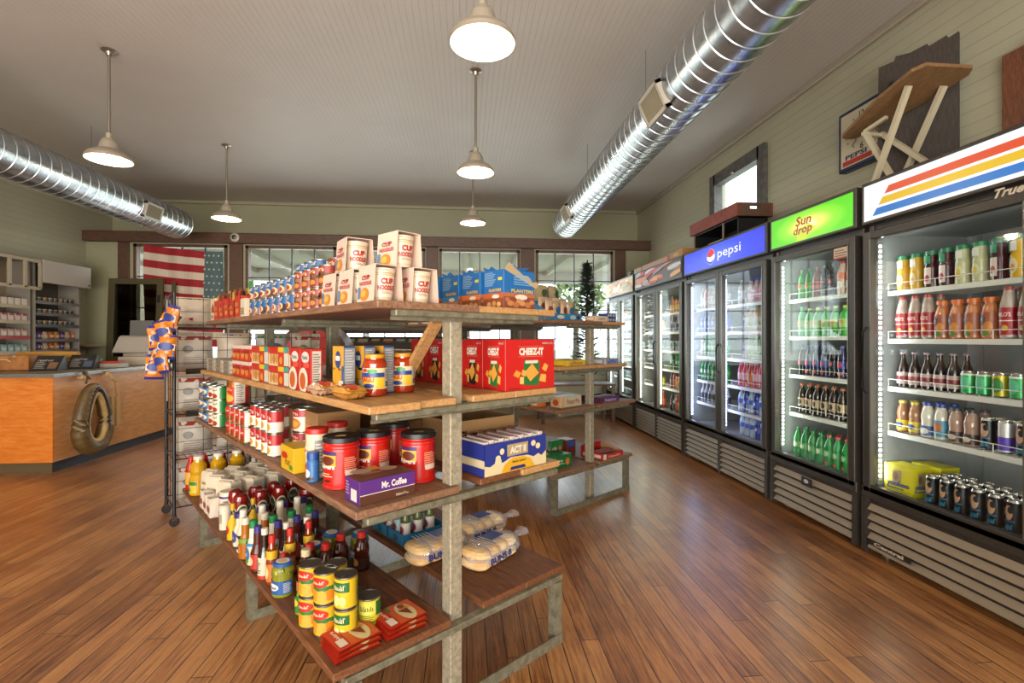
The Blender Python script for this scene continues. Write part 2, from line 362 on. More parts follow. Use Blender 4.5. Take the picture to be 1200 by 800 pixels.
# small high window on the right wall
o = bpy.data.objects.new('window_6', None); COL.objects.link(o); o.location = (XR, (WY0 + WY1) / 2, WZ0); o['kind'] = 'structure'
hw = (WY1 - WY0) / 2; H_ = WZ1 - WZ0; b = MB(); mf = wood('grey_window_wood', [(.3, '#3d3a36'), (.6, '#5f5b55'), (.8, '#77726a')], (1, 1, 1), .5)
for q in ((-hw - .1, -.1, -hw + .03, H_ + .1), (hw - .03, -.1, hw + .1, H_ + .1), (-hw, -.1, hw, .04), (-hw, H_ - .04, hw, H_ + .1)): b.lo(-.05, q[0], q[1], .06, q[2], q[3], mf)
b.build('window_frame', o); MB().lo(.03, -hw, 0, .036, hw, H_, M_GLASS).build('pane', o); MB().box((-.06, 0, H_ - .02), (.03, .05, .03), M_CHROME).build('latch', o)
# tall dark casing of the next window on the right wall
o = bpy.data.objects.new('window_7', None); COL.objects.link(o); o.location = (XR, 2.25, 2.2); o['kind'] = 'structure'
mr = wood('red_brown_casing', [(.3, '#4a2a1c'), (.6, '#7a4a30'), (.8, '#8d5a3c')], (6, 6, 1), .5)
b = MB().lo(-.06, .22, 0, 0, .40, .82, mr).lo(-.09, .12, 0, -.0, .22, .84, M_BLACK).lo(-.06, -.55, .74, 0, .2, .84, M_BLACK); b.build('window_frame', o)
MB().lo(-.02, -.55, 0, -.012, .14, .76, M('#1c1a18', .3)).build('pane', o)
# ---------------- what lies outside ----------------
gm = speckled('outside_ground', '#a4ac92', '#b8bea4', '#c8cab8', .9, 0, 3); struct('ground', MB().lo(-40, 9.3, -.3, 40, 60, -.06, gm))
b = MB().lo(-9, 9.25, -.06, 8, 12.2, -.02, M('#9a9a92', .8)); struct('porch_floor', b)
b = MB(); mw = M('#dfe3e0', .7)
b.lo(-9, 9.3, 3.0, 8, 12.4, 3.08, mw)
for x in range(-8, 9): b.lo(x - .05, 9.3, 2.9, x + .05, 12.4, 3.0, mw)
b.lo(-9, 12.1, 2.72, 8, 12.25, 3.0, mw); struct('porch_roof', b)
for i in range(7):
    x = -7.8 + i * 2.35; p = thing('porch_post', '%s white porch post outside the windows, counting from the flag side' % NTH[i], 'post', (x, 12.15, -.02), 0, 'porch posts')
    MB().box((0, 0, 1.37), (.13, .13, 2.74), mw, 0, .01).build('shaft', p); MB().box((0, 0, 2.68), (.22, .22, .08), mw).build('capital', p)
def tree():
    t = bpy.data.objects.new('tree', None); COL.objects.link(t); t['category'] = 'tree'
    MB().lathe([(.25, 0), (.16, 2.2), (.08, 3.6)], M('#6a5a48', .9), 8).build('trunk', t)
    b = MB(); R = random.Random(3); mA = M('#a9bf8f', .8); mB = M('#8aa573', .8)
    for i in range(420):
        a = R.uniform(0, 2 * PI); e = R.uniform(-.9, 1.4); r = R.uniform(.6, 1) * 2.0; c = Vector((r * math.cos(a) * math.cos(e), r * math.sin(a) * math.cos(e), 4 + 1.5 * math.sin(e) * r / 2))
        d = Vector((R.uniform(-1, 1), R.uniform(-1, 1), R.uniform(-1, 1))).normalized() * .32; q = d.cross(Vector((0, 0, 1))).normalized() * .2
        b.add([c - d, c + q, c + d, c - q], [(0, 1, 2, 3)], mA if i % 2 else mB)
    b.build('crown', t); return t
for i, (x, y) in enumerate(((-13, 26), (-6, 30), (0, 27), (7, 31), (14, 28))):
    put('tree', tree, (x, y, -.1), i * 1.3, '%s pale green tree beyond the porch, counting from the flag side' % NTH[i], 'trees beyond the porch')
# flag hung inside the first window: stripes to one side, starred canton to the other
b = MB(); RD, WT, BL = M('#b3202e', .8), M('#efe6d8', .8), M('#5e7d86', .8)
FX0, FX1, FZ0, FZ1 = -5.2, -3.98, 1.3, 2.86
def fp(u, z): return Vector((u, YB - .06 + .02 * math.sin(u * 9 + z * 3) + .012 * math.sin(u * 23), z - .10 * math.sin((u - FX0) * 1.3)))
N = 24; hs = (FZ1 - FZ0) / 13
for i in range(13):
    for j in range(N):
        u0 = FX0 + (FX1 - FX0) * j / N; u1 = FX0 + (FX1 - FX0) * (j + 1) / N; z1 = FZ1 - i * hs; z0 = z1 - hs
        ct = i < 7 and u0 > FX0 + (FX1 - FX0) * .72
        q = [fp(u0, z0), fp(u1, z0), fp(u1, z1), fp(u0, z1)]; m = BL if ct else (RD if i % 2 == 0 else WT)
        b.add(q + [v + Vector((0, .004, 0)) for v in q], [(0, 1, 2, 3), (7, 6, 5, 4)], m, False)
for r in range(7):
    for c_ in range(4):
        u = FX0 + (FX1 - FX0) * (.755 + .062 * c_ + (.035 if r % 2 else 0)); z = FZ1 - .07 - r * .112
        if u > FX1 - .02: continue
        cc = fp(u, z) + Vector((0, -.006, 0)); pts = [cc + Vector(((.022 if k % 2 == 0 else .009) * math.sin(PI * k / 5), 0, (.022 if k % 2 == 0 else .009) * math.cos(PI * k / 5))) for k in range(10)]
        b.add(pts, [tuple(range(10))[::-1]], M('#e8eef0', .7))
tag(b.build('flag'), 'striped and starred cloth flag hanging in the window by the counter', 'flag')

# ---------------- ceiling lamps, ducts, small fittings ----------------
def pendant():
    o = bpy.data.objects.new('pendant_lamp', None); COL.objects.link(o); o['category'] = 'lamp'
    mg = M('#b9b6ac', .3, .8)
    MB().lathe([(.0, 0), (.055, -.001), (.06, -.008), (.03, -.02), (.02, -.045), (.0, -.046)][::-1], mg, 20).build('ceiling_canopy', o)
    MB().tube([(0, 0, -.03), (0, 0, -.70)], .011, mg, 10).build('rod', o)
    P_ = [(.168, -.925), (.163, -.90), (.14, -.872), (.1, -.848), (.075, -.835), (.07, -.81), (.062, -.78), (.045, -.75), (.024, -.74), (.024, -.70), (.012, -.695)]
    sh = MB().lathe(P_, M('#c8c3b6', .35, .35), 32); sh.f.pop(); sh.mi.pop(); sh.sm.pop()
    ins = [(r - .004, z - .001) for r, z in P_[:7]]; s2 = MB().lathe(ins, M('#fbf3e2', .3), 32)
    sh.f = [f for f in sh.f if len(f) < 10]; sh.mi = sh.mi[:len(sh.f)]; sh.sm = sh.sm[:len(sh.f)]
    s2.f = [f[::-1] for f in s2.f if len(f) < 10]; sh.add(s2.v, s2.f, M('#fbf3e2', .3), True); sh.build('shade', o)
    MB().lathe([(.0, -.905), (.025, -.9), (.04, -.87), (.035, -.84), (.018, -.80), (.016, -.77)], M('#fff0d0', .3, 0, 22.), 16).build('bulb', o)
    d = bpy.data.lights.new('bulb_light', 'POINT'); d.energy = LAMP_W; d.color = (1.0, .83, .62); d.shadow_soft_size = .05
    l = bpy.data.objects.new('bulb_light', d); COL.objects.link(l); l.parent = o; l.location = (0, 0, -.925); return o
for x, y, lb in ((.08, 2.5, 'largest-looking barn-shade pendant lamp, above the cup noodle packs'), (.08, 4.45, 'second barn-shade pendant in the row above the display shelves'), (.08, 6.4, 'third barn-shade pendant, closest to the window wall above the shelves'),
                 (-3.0, 4.42, 'barn-shade pendant lamp beside the duct near the sales counter'), (-3.0, 6.45, 'small barn-shade pendant before the window with the flag'),
                 (.08, .55, 'barn-shade pendant lamp straight above the photographer'), (-3.0, 2.4, 'barn-shade pendant lamp over the open floor before the counter'), (-3.0, .4, 'barn-shade pendant lamp over the floor at the shop front'), (.08, -1.4, 'barn-shade pendant lamp nearest the shop front')):
    put('lamp', pendant, (x, y, HC), 0, lb, 'pendant lamps')
def duct(r, y0, y1):
    P_ = []; y = y0
    while y < y1: P_ += [(r, y), (r, y + .108), (r + .006, y + .111), (r + .006, y + .119), (r, y + .122)]; y += .124
    b = MB().lathe(P_ + [(r, y1), (r * .96, y1 + .03)], M_DUCT, 40, ax='y'); return b
for nm, x, z, r, y1, lb in (('R', 1.5, 3.07, .2, 7.3, 'round spiral metal air duct hanging above the drink coolers'), ('L', -4.26, 3.03, .21, 7.65, 'round spiral metal air duct hanging on the counter side')):
    t = thing('air_duct', lb, 'duct', (x, 0, z)); duct(r, -3.1, y1).build('pipe', t)
    for yy, sd in ((3.35, -1), (6.4, -1), (1.9, 1)) if nm == 'R' else ((6.75, 1), (3.0, 1)):
        g = MB(); a = math.radians(205 if sd < 0 else -20) if nm == 'R' else math.radians(-15); cx, cz = (r + .015) * math.cos(a), (r + .015) * math.sin(a)
        ux = Vector((0, 1, 0)); uy = Vector((-math.sin(a), 0, math.cos(a)));
        if nm == 'L' or sd > 0: ux = -ux * -1
        cv = Flat((cx, yy, cz), ux, uy if (ux.cross(uy)).dot(Vector((math.cos(a), 0, math.sin(a)))) > 0 else -uy, .004)
        fr = M('#c9c8be', .4); n = cv.n
        def bx(u0, v0, u1, v1, m, d): g.prism([(u0, v0), (u1, v0), (u1, v1), (u0, v1)], lambda u, v, dd: cv.o + cv.ux * u + cv.uy * v + n * dd, d, -.03, m)
        for q in ((-.17, -.1, .17, -.075), (-.17, .075, .17, .1), (-.17, -.1, -.145, .1), (.145, -.1, .17, .1)): bx(*q, fr, .012)
        bx(-.145, -.075, .145, .075, M('#4a4638', .6), .002)
        for k in range(14): u = -.135 + k * .0208; bx(u - .003, -.075, u + .003, .075, M('#a9a48c', .5), .008)
        g.build('grille', t)
    for yy in (2.0, 4.0, 6.0): MB().tube([(0, yy, r), (0, yy, HC - z)], .003, M_CHROME, 6).build('hanger_rod', t)
t = thing('dome_camera', 'small round white dome camera on the dark beam', 'camera', (-3.78, YB - .09, 2.99))
MB().lathe([(.07, 0), (.07, .02), (.045, .03), (.03, .05), (0, .055)], M('#d8d4c8', .4), 20, ax='y').build('ring', t).scale = (1, -1, 1)
MB().lathe([(.04, -.03), (.03, -.055), (0, -.066)], M('#26221e', .2), 16, ax='y').build('lens', t)
# ---------------- the two display shelves ----------------
def gondola(label, org, ls, tiers, frames, posts_s, braces=()):
    """tiers: (z top, [(s0, s1, l0, l1, material)...], rail extents s0, s1, rail?)"""
    t = thing('display_shelf', label, 'shelf', org, GA)
    for z, bds, r0, r1 in tiers:
        for s0, s1, l0, l1, m in bds:
            b = MB().lo(s0, l0, z - .026, s1, l1, z, m, .003); b.build('shelf_board', t)
        for l in frames:
            b = MB(); b.lo(r0, l - .02, z - .05, r1, l + .02, z - .0265, M_STEEL, .004); b.lo(r0, l + .012, z - .062, r1, l + .02, z - .05, M_STEEL); b.build('support_rail', t)
    zt = tiers[-1][0]
    for l in frames:
        MB().lo(posts_s - .027, l + .02, 0, posts_s + .027, l + .075, zt - .05, M_STEELB if l == frames[0] else M_STEEL, .003).build('post', t)
        s0, s1 = tiers[0][2], tiers[0][3]; z = tiers[0][0] - .05; b = MB()
        for q in (s0 + .03, s1 - .03):
            b.lo(q - .02, l - .022, .0, q + .02, l - .016, z, M_STEEL); b.lo(q - .02, l - .016, .0, q - .014, l + .022, z, M_STEEL); b.lo(q + .014, l - .016, .0, q + .02, l + .022, z, M_STEEL)
        b.lo(s0 + .01, l - .026, 0, s1 - .01, l + .022, .006, M_STEEL); b.lo(s0 + .01, l - .026, .006, s1 - .01, l - .02, .045, M_STEEL); b.build('base_frame', t)
    for (a, c, m) in braces: MB().bar(a, c, .045, .02, m).build('brace', t)
    return t
WA, WB, WC = M_SHELFTOP, M_SHELFPALE, M_SHELFDARK
gondola('long four-tier plank and steel display shelf nearest the camera, topped with cup noodles', G(0, 0, 0), 2.5, [
    (.319, [(-.455, -.02, -.01, 2.5, WC), (.135, .36, .0, 2.5, WC), (.363, .60, .0, 2.5, WC)], -.42, .57),
    (.791, [(-.385, -.185, -.012, 2.5, WA), (-.182, .02, -.005, 2.5, WA), (.13, .34, .01, 2.5, WC), (.343, .57, .0, 2.5, WB)], -.35, .54),
    (1.117, [(-.35, -.16, -.03, 2.5, WB), (-.157, .0, -.01, 2.5, WB), (.085, .30, .0, 2.5, WB), (.303, .55, .0, 2.5, WB)], -.32, .52),
    (1.455, [(-.316, .10, -.02, 2.5, WA), (.103, .53, -.01, 2.5, WB)], -.25, .42)],
    (0.0, 1.1, 2.2), .022, [((-.02, .34, 1.145), (-.02, .085, 1.395), WB), ((.0, .74, .80), (.0, .46, 1.06), WC), ((-.04, 1.4, .33), (-.04, 1.19, .72), WC)])
G2 = G(2.14, 1.02, 0)
def H2(s_, l_, z): return G(2.14 + s_, 1.02 + l_, z)
gondola('smaller plank and steel display shelf standing between the cup noodle shelf and coolers', G2, 1.9, [
    (.319, [(-.52, .0, 0, 1.9, WA), (.06, .53, .0, 1.9, WA)], -.49, .5),
    (.791, [(-.46, .0, 0, 1.9, WA), (.06, .58, .0, 1.9, WA)], -.42, .5),
    (1.117, [(-.44, .0, 0, 1.9, WB), (.06, .45, .0, 1.9, WB)], -.35, .4),
    (1.475, [(-.62, .1, 0, 1.9, WA), (.1, .42, .0, 1.9, WB)], -.3, .36)],
    (0.03, .95, 1.75), .022, [])

# ---------------- packaged goods, one builder per kind ----------------
def can(R, H, body, art=None, n=24, lid=True, metal='#b9bbb6'):
    def f():
        mm = M(metal, .28, .9); mb = M(body, .38)
        b = MB().lathe([(R * .97, 0, mm), (R, .003, mm), (R, .006, mb), (R, H - .006, mm), (R + .001, H - .004, mm), (R + .001, H, mm)], mm, n)
        b.f.pop(); b.mi.pop(); b.sm.pop()
        if art: art(b, Cyl(R), R, H)
        l = MB().lathe([(R - .002, H - .002), (R - .002, H - .004), (R * .8, H - .0045), (R * .78, H - .003), (.0, H - .003)][::-1], mm, n)
        l.f = [q[::-1] for q in l.f]
        if R > .03: l.tube([(0, -.3 * R, H - .0015), (.12 * R, -.55 * R, H - .0015), (0, -.75 * R, H - .0015), (-.12 * R, -.55 * R, H - .0015)], .0012, mm, 4, closed=True)
        return mk('food_can', 'can', ('body', b), ('lid', l))
    return f
KEEP = {'RAGU', 'PLANTERS', 'CHEEZ-IT', 'ACT II', 'Butter Lovers', 'Chex', 'mix', 'Mr. Coffee', 'Folgers', 'Pecan Pie', 'yoohoo', "MILO'S", 'BUNS 8', 'V'}
def A(*ops):     # art: a list of drawing steps in fractions of height and of R
    def f(b, c, R, H):
        for o in ops:
            k = o[0]
            if k == 'r': b.rect(c, o[1] * R, o[2] * H, o[3] * R, o[4] * H, M(o[5], .4), o[6] if len(o) > 6 else 1)
            elif k == 'e': b.ell(c, o[1] * R, o[2] * H, o[3] * R, o[4] * H, M(o[5], .4), o[6] if len(o) > 6 else 2)
            elif k == 't' and o[1] not in KEEP: b.marks(c, o[1], o[2] * R, o[3] * H, o[4] * R, o[5] * H, M(o[6], .4), 4)
            elif k == 't': b.text(c, o[1], o[2] * R, o[3] * H, o[4] * R, o[5] * H, M(o[6], .4), 4, o[7] if len(o) > 7 else .02, 0., o[8] if len(o) > 8 else 0.)
            elif k == 'l': b.lines(c, o[1] * R, o[2] * H, o[3] * R, o[4] * H, o[5], M(o[6], .5), 3)
    return f
FULL = 3.1416
CORN = A(('r', -FULL, .06, FULL, .94, '#e3c421'), ('r', 1.3, .08, 2.4, .92, '#d9c93a', 2), ('l', 1.4, .15, 2.3, .85, 9, '#4f6b24'), ('r', -1.1, .55, .7, .85, '#1d6b2c', 2), ('t', 'PEARS', -.2, .7, 1.2, .16, '#f4f0d0'), ('e', -.5, .3, .35, .18, '#f0e6a0', 3), ('e', .1, .28, .3, .16, '#dfe08a', 4))
CORN2 = A(('r', -FULL, .06, FULL, .94, '#d8cf3a'), ('r', -.9, .5, .9, .9, '#e8dd60', 2), ('l', -.8, .12, .7, .5, 7, '#5e7b24'), ('r', .8, .45, 1.9, .9, '#1f7a36', 3), ('t', 'CORN', 0, .7, 1.2, .16, '#2b6a2c'))
FRUIT = A(('r', -FULL, .06, FULL, .94, '#e0bd28'), ('e', -.2, .72, .9, .16, '#c8281e', 3), ('t', 'PEACH', -.2, .72, 1.2, .1, '#f6e9c0'), ('e', -.7, .3, .45, .2, '#ee9a2a', 2), ('e', .1, .28, .45, .2, '#f0b040', 3), ('e', .8, .32, .4, .18, '#e98a24', 2), ('r', -1.2, .46, 1.2, .6, '#2c7c34', 2))
SOUP = A(('r', -FULL, .06, FULL, .5, '#f1ece0'), ('r', -FULL, .5, FULL, .94, '#b81d24'), ('t', 'Soup', 0, .7, 1.6, .2, '#f7efe2'), ('e', 0, .28, .55, .16, '#d8a13a'), ('l', -.9, .1, -.5, .45, 3, '#8a2a20'))
CHUNKY = A(('r', -FULL, .06, FULL, .66, '#efe8d8'), ('r', -FULL, .66, FULL, .94, '#b51c22'), ('t', 'Soup', .1, .8, 1.2, .14, '#f7efe2'), ('e', .1, .36, .8, .24, '#c97a30'), ('e', .1, .36, .55, .15, '#e0a850', 3), ('r', -1.6, .1, -1.1, .6, '#3b3a36', 2), ('l', -1.55, .15, -1.15, .55, 7, '#d9d3c4'))
BEANS = A(('r', -FULL, .06, FULL, .94, '#c52a1e'), ('r', -FULL, .06, FULL, .36, '#e9b23a'), ('e', 0, .3, .7, .18, '#8e3a18'), ('t', 'BEANS', 0, .7, 1.6, .18, '#fff3d8'), ('r', .9, .1, 1.6, .9, '#f2ede0', 2))
TOM = A(('r', -FULL, .06, FULL, .94, '#cc2f1e'), ('r', -FULL, .74, FULL, .94, '#e9c23a'), ('t', 'Tomatoes', 0, .64, 1.6, .12, '#fbe8b0'), ('e', -.2, .34, .8, .2, '#ef9a2c'), ('e', .4, .28, .5, .15, '#f2c64a', 3), ('r', 1.0, .08, 1.9, .92, '#ddd8cc', 2), ('l', 1.1, .15, 1.8, .85, 9, '#6a645c'))
BLUEC = A(('r', -FULL, .06, FULL, .94, '#1c72b8'), ('r', -FULL, .62, FULL, .88, '#e8c43a'), ('t', 'MILK', 0, .74, 1.5, .18, '#1b3a80'), ('e', 0, .34, .9, .2, '#f2ead2'), ('e', 0, .3, .5, .12, '#d88a2a', 3))
GREENC = A(('r', -FULL, .06, FULL, .94, '#1f8a3c'), ('r', -.4, .06, 1.2, .94, '#f0ecd8', 2), ('e', -.9, .6, .5, .2, '#e7c22c'), ('t', 'Ranch', .4, .74, 1.2, .13, '#24407a'), ('e', .4, .3, .5, .18, '#b43a20', 3))
CHEF = A(('r', -FULL, .06, FULL, .94, '#2a5f9e'), ('r', -FULL, .06, FULL, .46, '#e59a4c'), ('e', 0, .34, .7, .22, '#f0d9b0'), ('e', 0, .32, .45, .14, '#c2481e', 3), ('t', 'Pasta', 0, .76, 1.5, .2, '#f4efdc'), ('r', 1.7, .08, 2.4, .92, '#e6e2d6', 2))
HASH = A(('r', -FULL, .06, FULL, .94, '#9c2f1c'), ('r', -FULL, .45, FULL, .62, '#e8cf9e'), ('t', 'CHILI', 0, .8, 1.5, .2, '#f4e4c0'), ('e', 0, .28, .8, .2, '#7a3a1c'), ('e', .3, .26, .4, .12, '#d98a3a', 3))
def lidded(name, cat, R, H, prof, body, capR, capH, capcol, art=None, n=24, sq=0., label_R=None, rough=.35, mat=None, capart=None):
    """a jar, canister or bottle: turned body, wrapped label art, separate cap"""
    def f():
        mb = mat or M(body, rough); b = MB().lathe([(r * R, z * H) + tuple(q) for r, z, *q in prof], mb, n, sq=sq)
        if art: art(b, Cyl((label_R or R) + .0006), label_R or R, H)
        c = MB().lathe([(capR * .97, H - .001), (capR, H + .001), (capR, H + capH * .85), (capR * .93, H + capH), (capR * .6, H + capH), (0, H + capH)], M(capcol, .4), n)
        if capart: capart(c, Flat((0, 0, H + capH), (1, 0, 0), (0, 1, 0)), capR)
        return mk(name, cat, ('body', b), ('cap' if capR < .03 else 'lid', c))
    return f
JARP = [(.85, 0), (.98, .02), (1., .06), (1., .2), (.97, .21), (.97, .74), (1., .75), (1., .85), (.9, .93), (.82, .96), (.82, 1.)]
RAGU = A(('r', -1.35, .2, 1.5, .74, '#f3e7b8', 1), ('r', -1.3, .22, 1.0, .5, '#f0c92c', 2), ('r', -1.3, .5, 1.0, .62, '#24469c', 2), ('e', -.1, .66, .42, .06, '#3f9c46', 3), ('t', 'RAGU', -.55, .45, 1.25, .15, '#c9221e', .04), ('e', -.4, .28, .5, .06, '#243f96', 3), ('e', -.8, .68, .3, .05, '#d0392a', 3), ('r', 1.02, .22, 1.48, .72, '#e9e7e0', 2), ('l', 1.06, .44, 1.44, .7, 9, '#74726c'), ('r', 1.1, .25, 1.4, .4, '#55534e', 3))
ragu = lidded('sauce_jar', 'jar', .044, .142, JARP, '#b23a12', .037, .014, '#e2a51e', RAGU, rough=.12)
FOLP = [(.97, 0), (1., .01), (1., .05), (.95, .07), (.955, .12), (.955, .82), (.95, .86), (1., .88), (1., .93), (.93, .96), (.93, 1.)]
FOLG = A(('r', -1.25, .5, -.15, .8, '#eab42c', 1), ('r', -1.25, .74, -.15, .82, '#43257a', 2), ('e', -.7, .62, .45, .1, '#6b2c16', 3), ('t', 'Folgers', -.75, .48, 1.1, .13, '#fff6ea', .04), ('l', -1.1, .26, -.3, .36, 2, '#f6c9a8'), ('r', -.9, .16, -.5, .2, '#2d1a14', 2), ('l', .3, .35, 1.1, .7, 8, '#f3a98e'), ('r', .35, .3, 1.05, .42, '#e9ddcf', 3))
def folgl(c, fl, R): c.poly(fl, [(-.3 * R, -.5 * R), (.25 * R, -.55 * R), (.3 * R, -.1 * R), (-.2 * R, -.05 * R)], M('#e0cf8a', .5)); 
folgers = lidded('coffee_canister', 'canister', .066, .165, FOLP, '#d01e16', .067, .02, '#191a1e', FOLG, label_R=.064, rough=.3, n=32, capart=folgl)
PICK = A(('r', -1.8, .12, 1.8, .55, '#1f5fae', 1), ('e', -.2, .36, .7, .12, '#e9edf2', 2), ('t', 'Pickles', -.2, .36, 1.0, .1, '#1d4a94'), ('l', .9, .16, 1.7, .5, 7, '#cfd9e6'))
def pkl(c, fl, R): c.ell(fl, 0, 0, R * .55, R * .42, M('#ead9a0', .5)); c.ell(fl, 0, 0, R * .75, R * .66, M('#ffffff', .5), .4)
def pickle_jar():
    o = lidded('pickle_jar', 'jar', .04, .118, JARP, '#8a8f2c', .036, .013, '#2a62b4', PICK, rough=.12, capart=pkl)()
    b = MB(); R = random.Random(1)
    for i in range(9):
        a = 2 * PI * i / 9; b.lathe([(0, -.008), (.006, -.005), (.008, 0), (.006, .01), (0, .014)], M('#b9bb4e' if i % 2 else '#6f7f22', .3), 7, (.0345 * math.cos(a), .0345 * math.sin(a), .086 + .008 * (i % 3)))
    b.build('pickles', o); return o
def bottle(name, H, R, prof, body, cap, capR, capH, art=None, mat=None, sq=0., n=18, rough=.15, cat='bottle', neckcol=None):
    def f():
        mb = mat or M(body, rough); b = MB().lathe([(r * R, z * H) + tuple(q) for r, z, *q in prof], mb, n, sq=sq)
        if art: art(b, Cyl(R + .0006), R, H)
        c = MB().lathe([(capR, H - .002), (capR, H + capH * .9), (capR * .85, H + capH), (0, H + capH)], M(cap, .4), n)
        return mk(name, cat, ('body', b), ('cap', c))
    return f
SODA = [(.7, 0), (.95, .02), (1, .08), (.92, .3), (.95, .32), (.95, .58), (1, .62), (.97, .7), (.7, .84), (.38, .93), (.36, 1.)]
BEER = [(.9, 0), (1, .02), (1, .5), (.95, .58), (.55, .75), (.42, .85), (.4, 1.)]
JUICE = [(.85, 0), (1, .03), (1, .12), (.93, .2), (.93, .5), (1, .6), (.98, .7), (.75, .88), (.6, .94), (.6, 1.)]
HOT = [(.95, 0), (1, .02), (1, .62), (.9, .68), (.5, .8), (.45, 1.)]
LAB = lambda bg, tx, fg, z0=.3, z1=.6: A(('r', -FULL, z0, FULL, z1, bg), ('t', tx, 0, (z0 + z1) / 2, 1.7, (z1 - z0) * .5, fg))
oil = bottle('oil_jug', .23, .052, [(.9, 0), (1, .02), (1, .45), (.8, .56), (.95, .66), (.9, .82), (.6, .92), (.55, 1.)], '#d8a818', '#f2eee4', .03, .02, A(('r', -1.2, .08, 1.2, .42, '#e9d23a'), ('r', -1.2, .3, 1.2, .4, '#3f8a3a', 2), ('t', 'Oil', 0, .2, 1, .12, '#2b5f9c')), rough=.1)
def inverted(body, capc, lab, H=.19):
    return lambda: mk('ketchup_bottle', 'bottle', ('body', _sq(MB(), [(.72, 0, capc), (.75, .10, capc), (.62, .12), (.9, .3), (1., .55), (1., .85), (.9, .96), (.6, 1.), (0, 1.)], .036, H, body, lab)), ('cap', MB().lathe([(.027, 0), (.028, .024), (.0, .024)], M(capc, .4), 18)))
def _sq(b, prof, R, H, body, lab):
    b.lathe([(r * R, max(z * H, .001)) + ((M(q[0], .4),) if q else ()) for r, z, *q in prof], M(body, .18), 18)
    for a in (0., PI / 2): lab(b, Cyl(R + .0008, a), R, H)
    return b
KETL = A(('e', 0, .52, .8, .24, '#f2ead8', 1), ('e', 0, .52, .68, .19, '#2d5a3a', 2), ('t', 'Ketchup', 0, .53, 1.05, .09, '#f4ecd8'))
def boxy(name, cat, w_, d_, h_, top, sides, front=None, side=None, topart=None, back=None, lid='lid'):
    """carton: w across the front, d deep; front faces -Y"""
    def f():
        b = MB(); ms = M(sides, .45); b.lo(-w_ / 2, -d_ / 2, 0, w_ / 2, d_ / 2, h_, ms, .0012)
        if top != sides: b.rect(Flat((-w_ / 2, -d_ / 2, h_), (1, 0, 0), (0, 1, 0)), .001, .001, w_ - .001, d_ - .001, M(top, .45))
        if front: front(b, Flat((0, -d_ / 2, 0), (1, 0, 0), (0, 0, 1)), w_, h_)
        if side: side(b, Flat((-w_ / 2, 0, 0), (0, -1, 0), (0, 0, 1)), d_, h_); side(b, Flat((w_ / 2, 0, 0), (0, 1, 0), (0, 0, 1)), d_, h_)
        if topart: topart(b, Flat((0, 0, h_), (1, 0, 0), (0, 1, 0)), w_, d_)
        if back: back(b, Flat((0, d_ / 2, 0), (-1, 0, 0), (0, 0, 1)), w_, h_)
        return mk(name, cat, ('body', b))
    return f
def B(*ops):     # art on a flat face, u in -.5...5 of the width, v in 0..1 of the height
    def f(b, c, W, H):
        for o in ops:
            k = o[0]
            if k == 'r': b.rect(c, o[1] * W, o[2] * H, o[3] * W, o[4] * H, M(o[5], .45), o[6] if len(o) > 6 else 1)
            elif k == 'e': b.ell(c, o[1] * W, o[2] * H, o[3] * W, o[4] * H, M(o[5], .45), o[6] if len(o) > 6 else 2)
            elif k == 'p': b.poly(c, [(u * W, v * H) for u, v in o[1]], M(o[2], .45), o[3] if len(o) > 3 else 2)
            elif k == 't' and o[1] not in KEEP: b.marks(c, o[1], o[2] * W, o[3] * H, o[4] * W, o[5] * H, M(o[6], .45), 5)
            elif k == 't': b.text(c, o[1], o[2] * W, o[3] * H, o[4] * W, o[5] * H, M(o[6], .45), 5, o[7] if len(o) > 7 else .02, o[8] if len(o) > 8 else 0.)
            elif k == 'l': b.lines(c, o[1] * W, o[2] * H, o[3] * W, o[4] * H, o[5], M(o[6], .5), 4)
    return f
PEAN = B(('r', -.5, 0, .5, .38, '#8a4a34'), ('r', -.5, .3, .5, .4, '#b8704a', 2), ('t', 'PLANTERS', .08, .46, .72, .09, '#e8c63a', .03), ('e', .05, .3, .2, .07, '#e9e4da', 3), ('e', -.3, .13, .1, .07, '#c98a5c', 3), ('e', -.12, .1, .1, .08, '#b87648', 4), ('e', .08, .14, .1, .07, '#d29a6a', 3), ('e', .26, .1, .1, .08, '#bd7c50', 4), ('e', .4, .18, .08, .06, '#c98a5c', 3), ('e', -.03, .2, .09, .06, '#cf9464', 5), ('e', -.4, .22, .08, .06, '#b87648', 5), ('l', -.2, .6, .4, .9, 5, '#7db4e0'))
def PEANS(band, nut): return B(('r', -.5, 0, .5, .28, nut), ('r', -.5, .26, .5, .4, band, 2), ('t', 'PLANTERS', .1, .47, .6, .08, '#e8c63a', .03), ('e', .12, .31, .18, .05, '#f0ece0', 3), ('l', -.42, .58, .15, .95, 8, '#8fc0ea'), ('r', .24, .72, .44, .8, '#d8d040', 3), ('e', -.2, .1, .1, .07, '#e0b070', 4), ('e', .05, .12, .1, .07, '#d8a05c', 4), ('e', .28, .1, .1, .07, '#e6b878', 4))
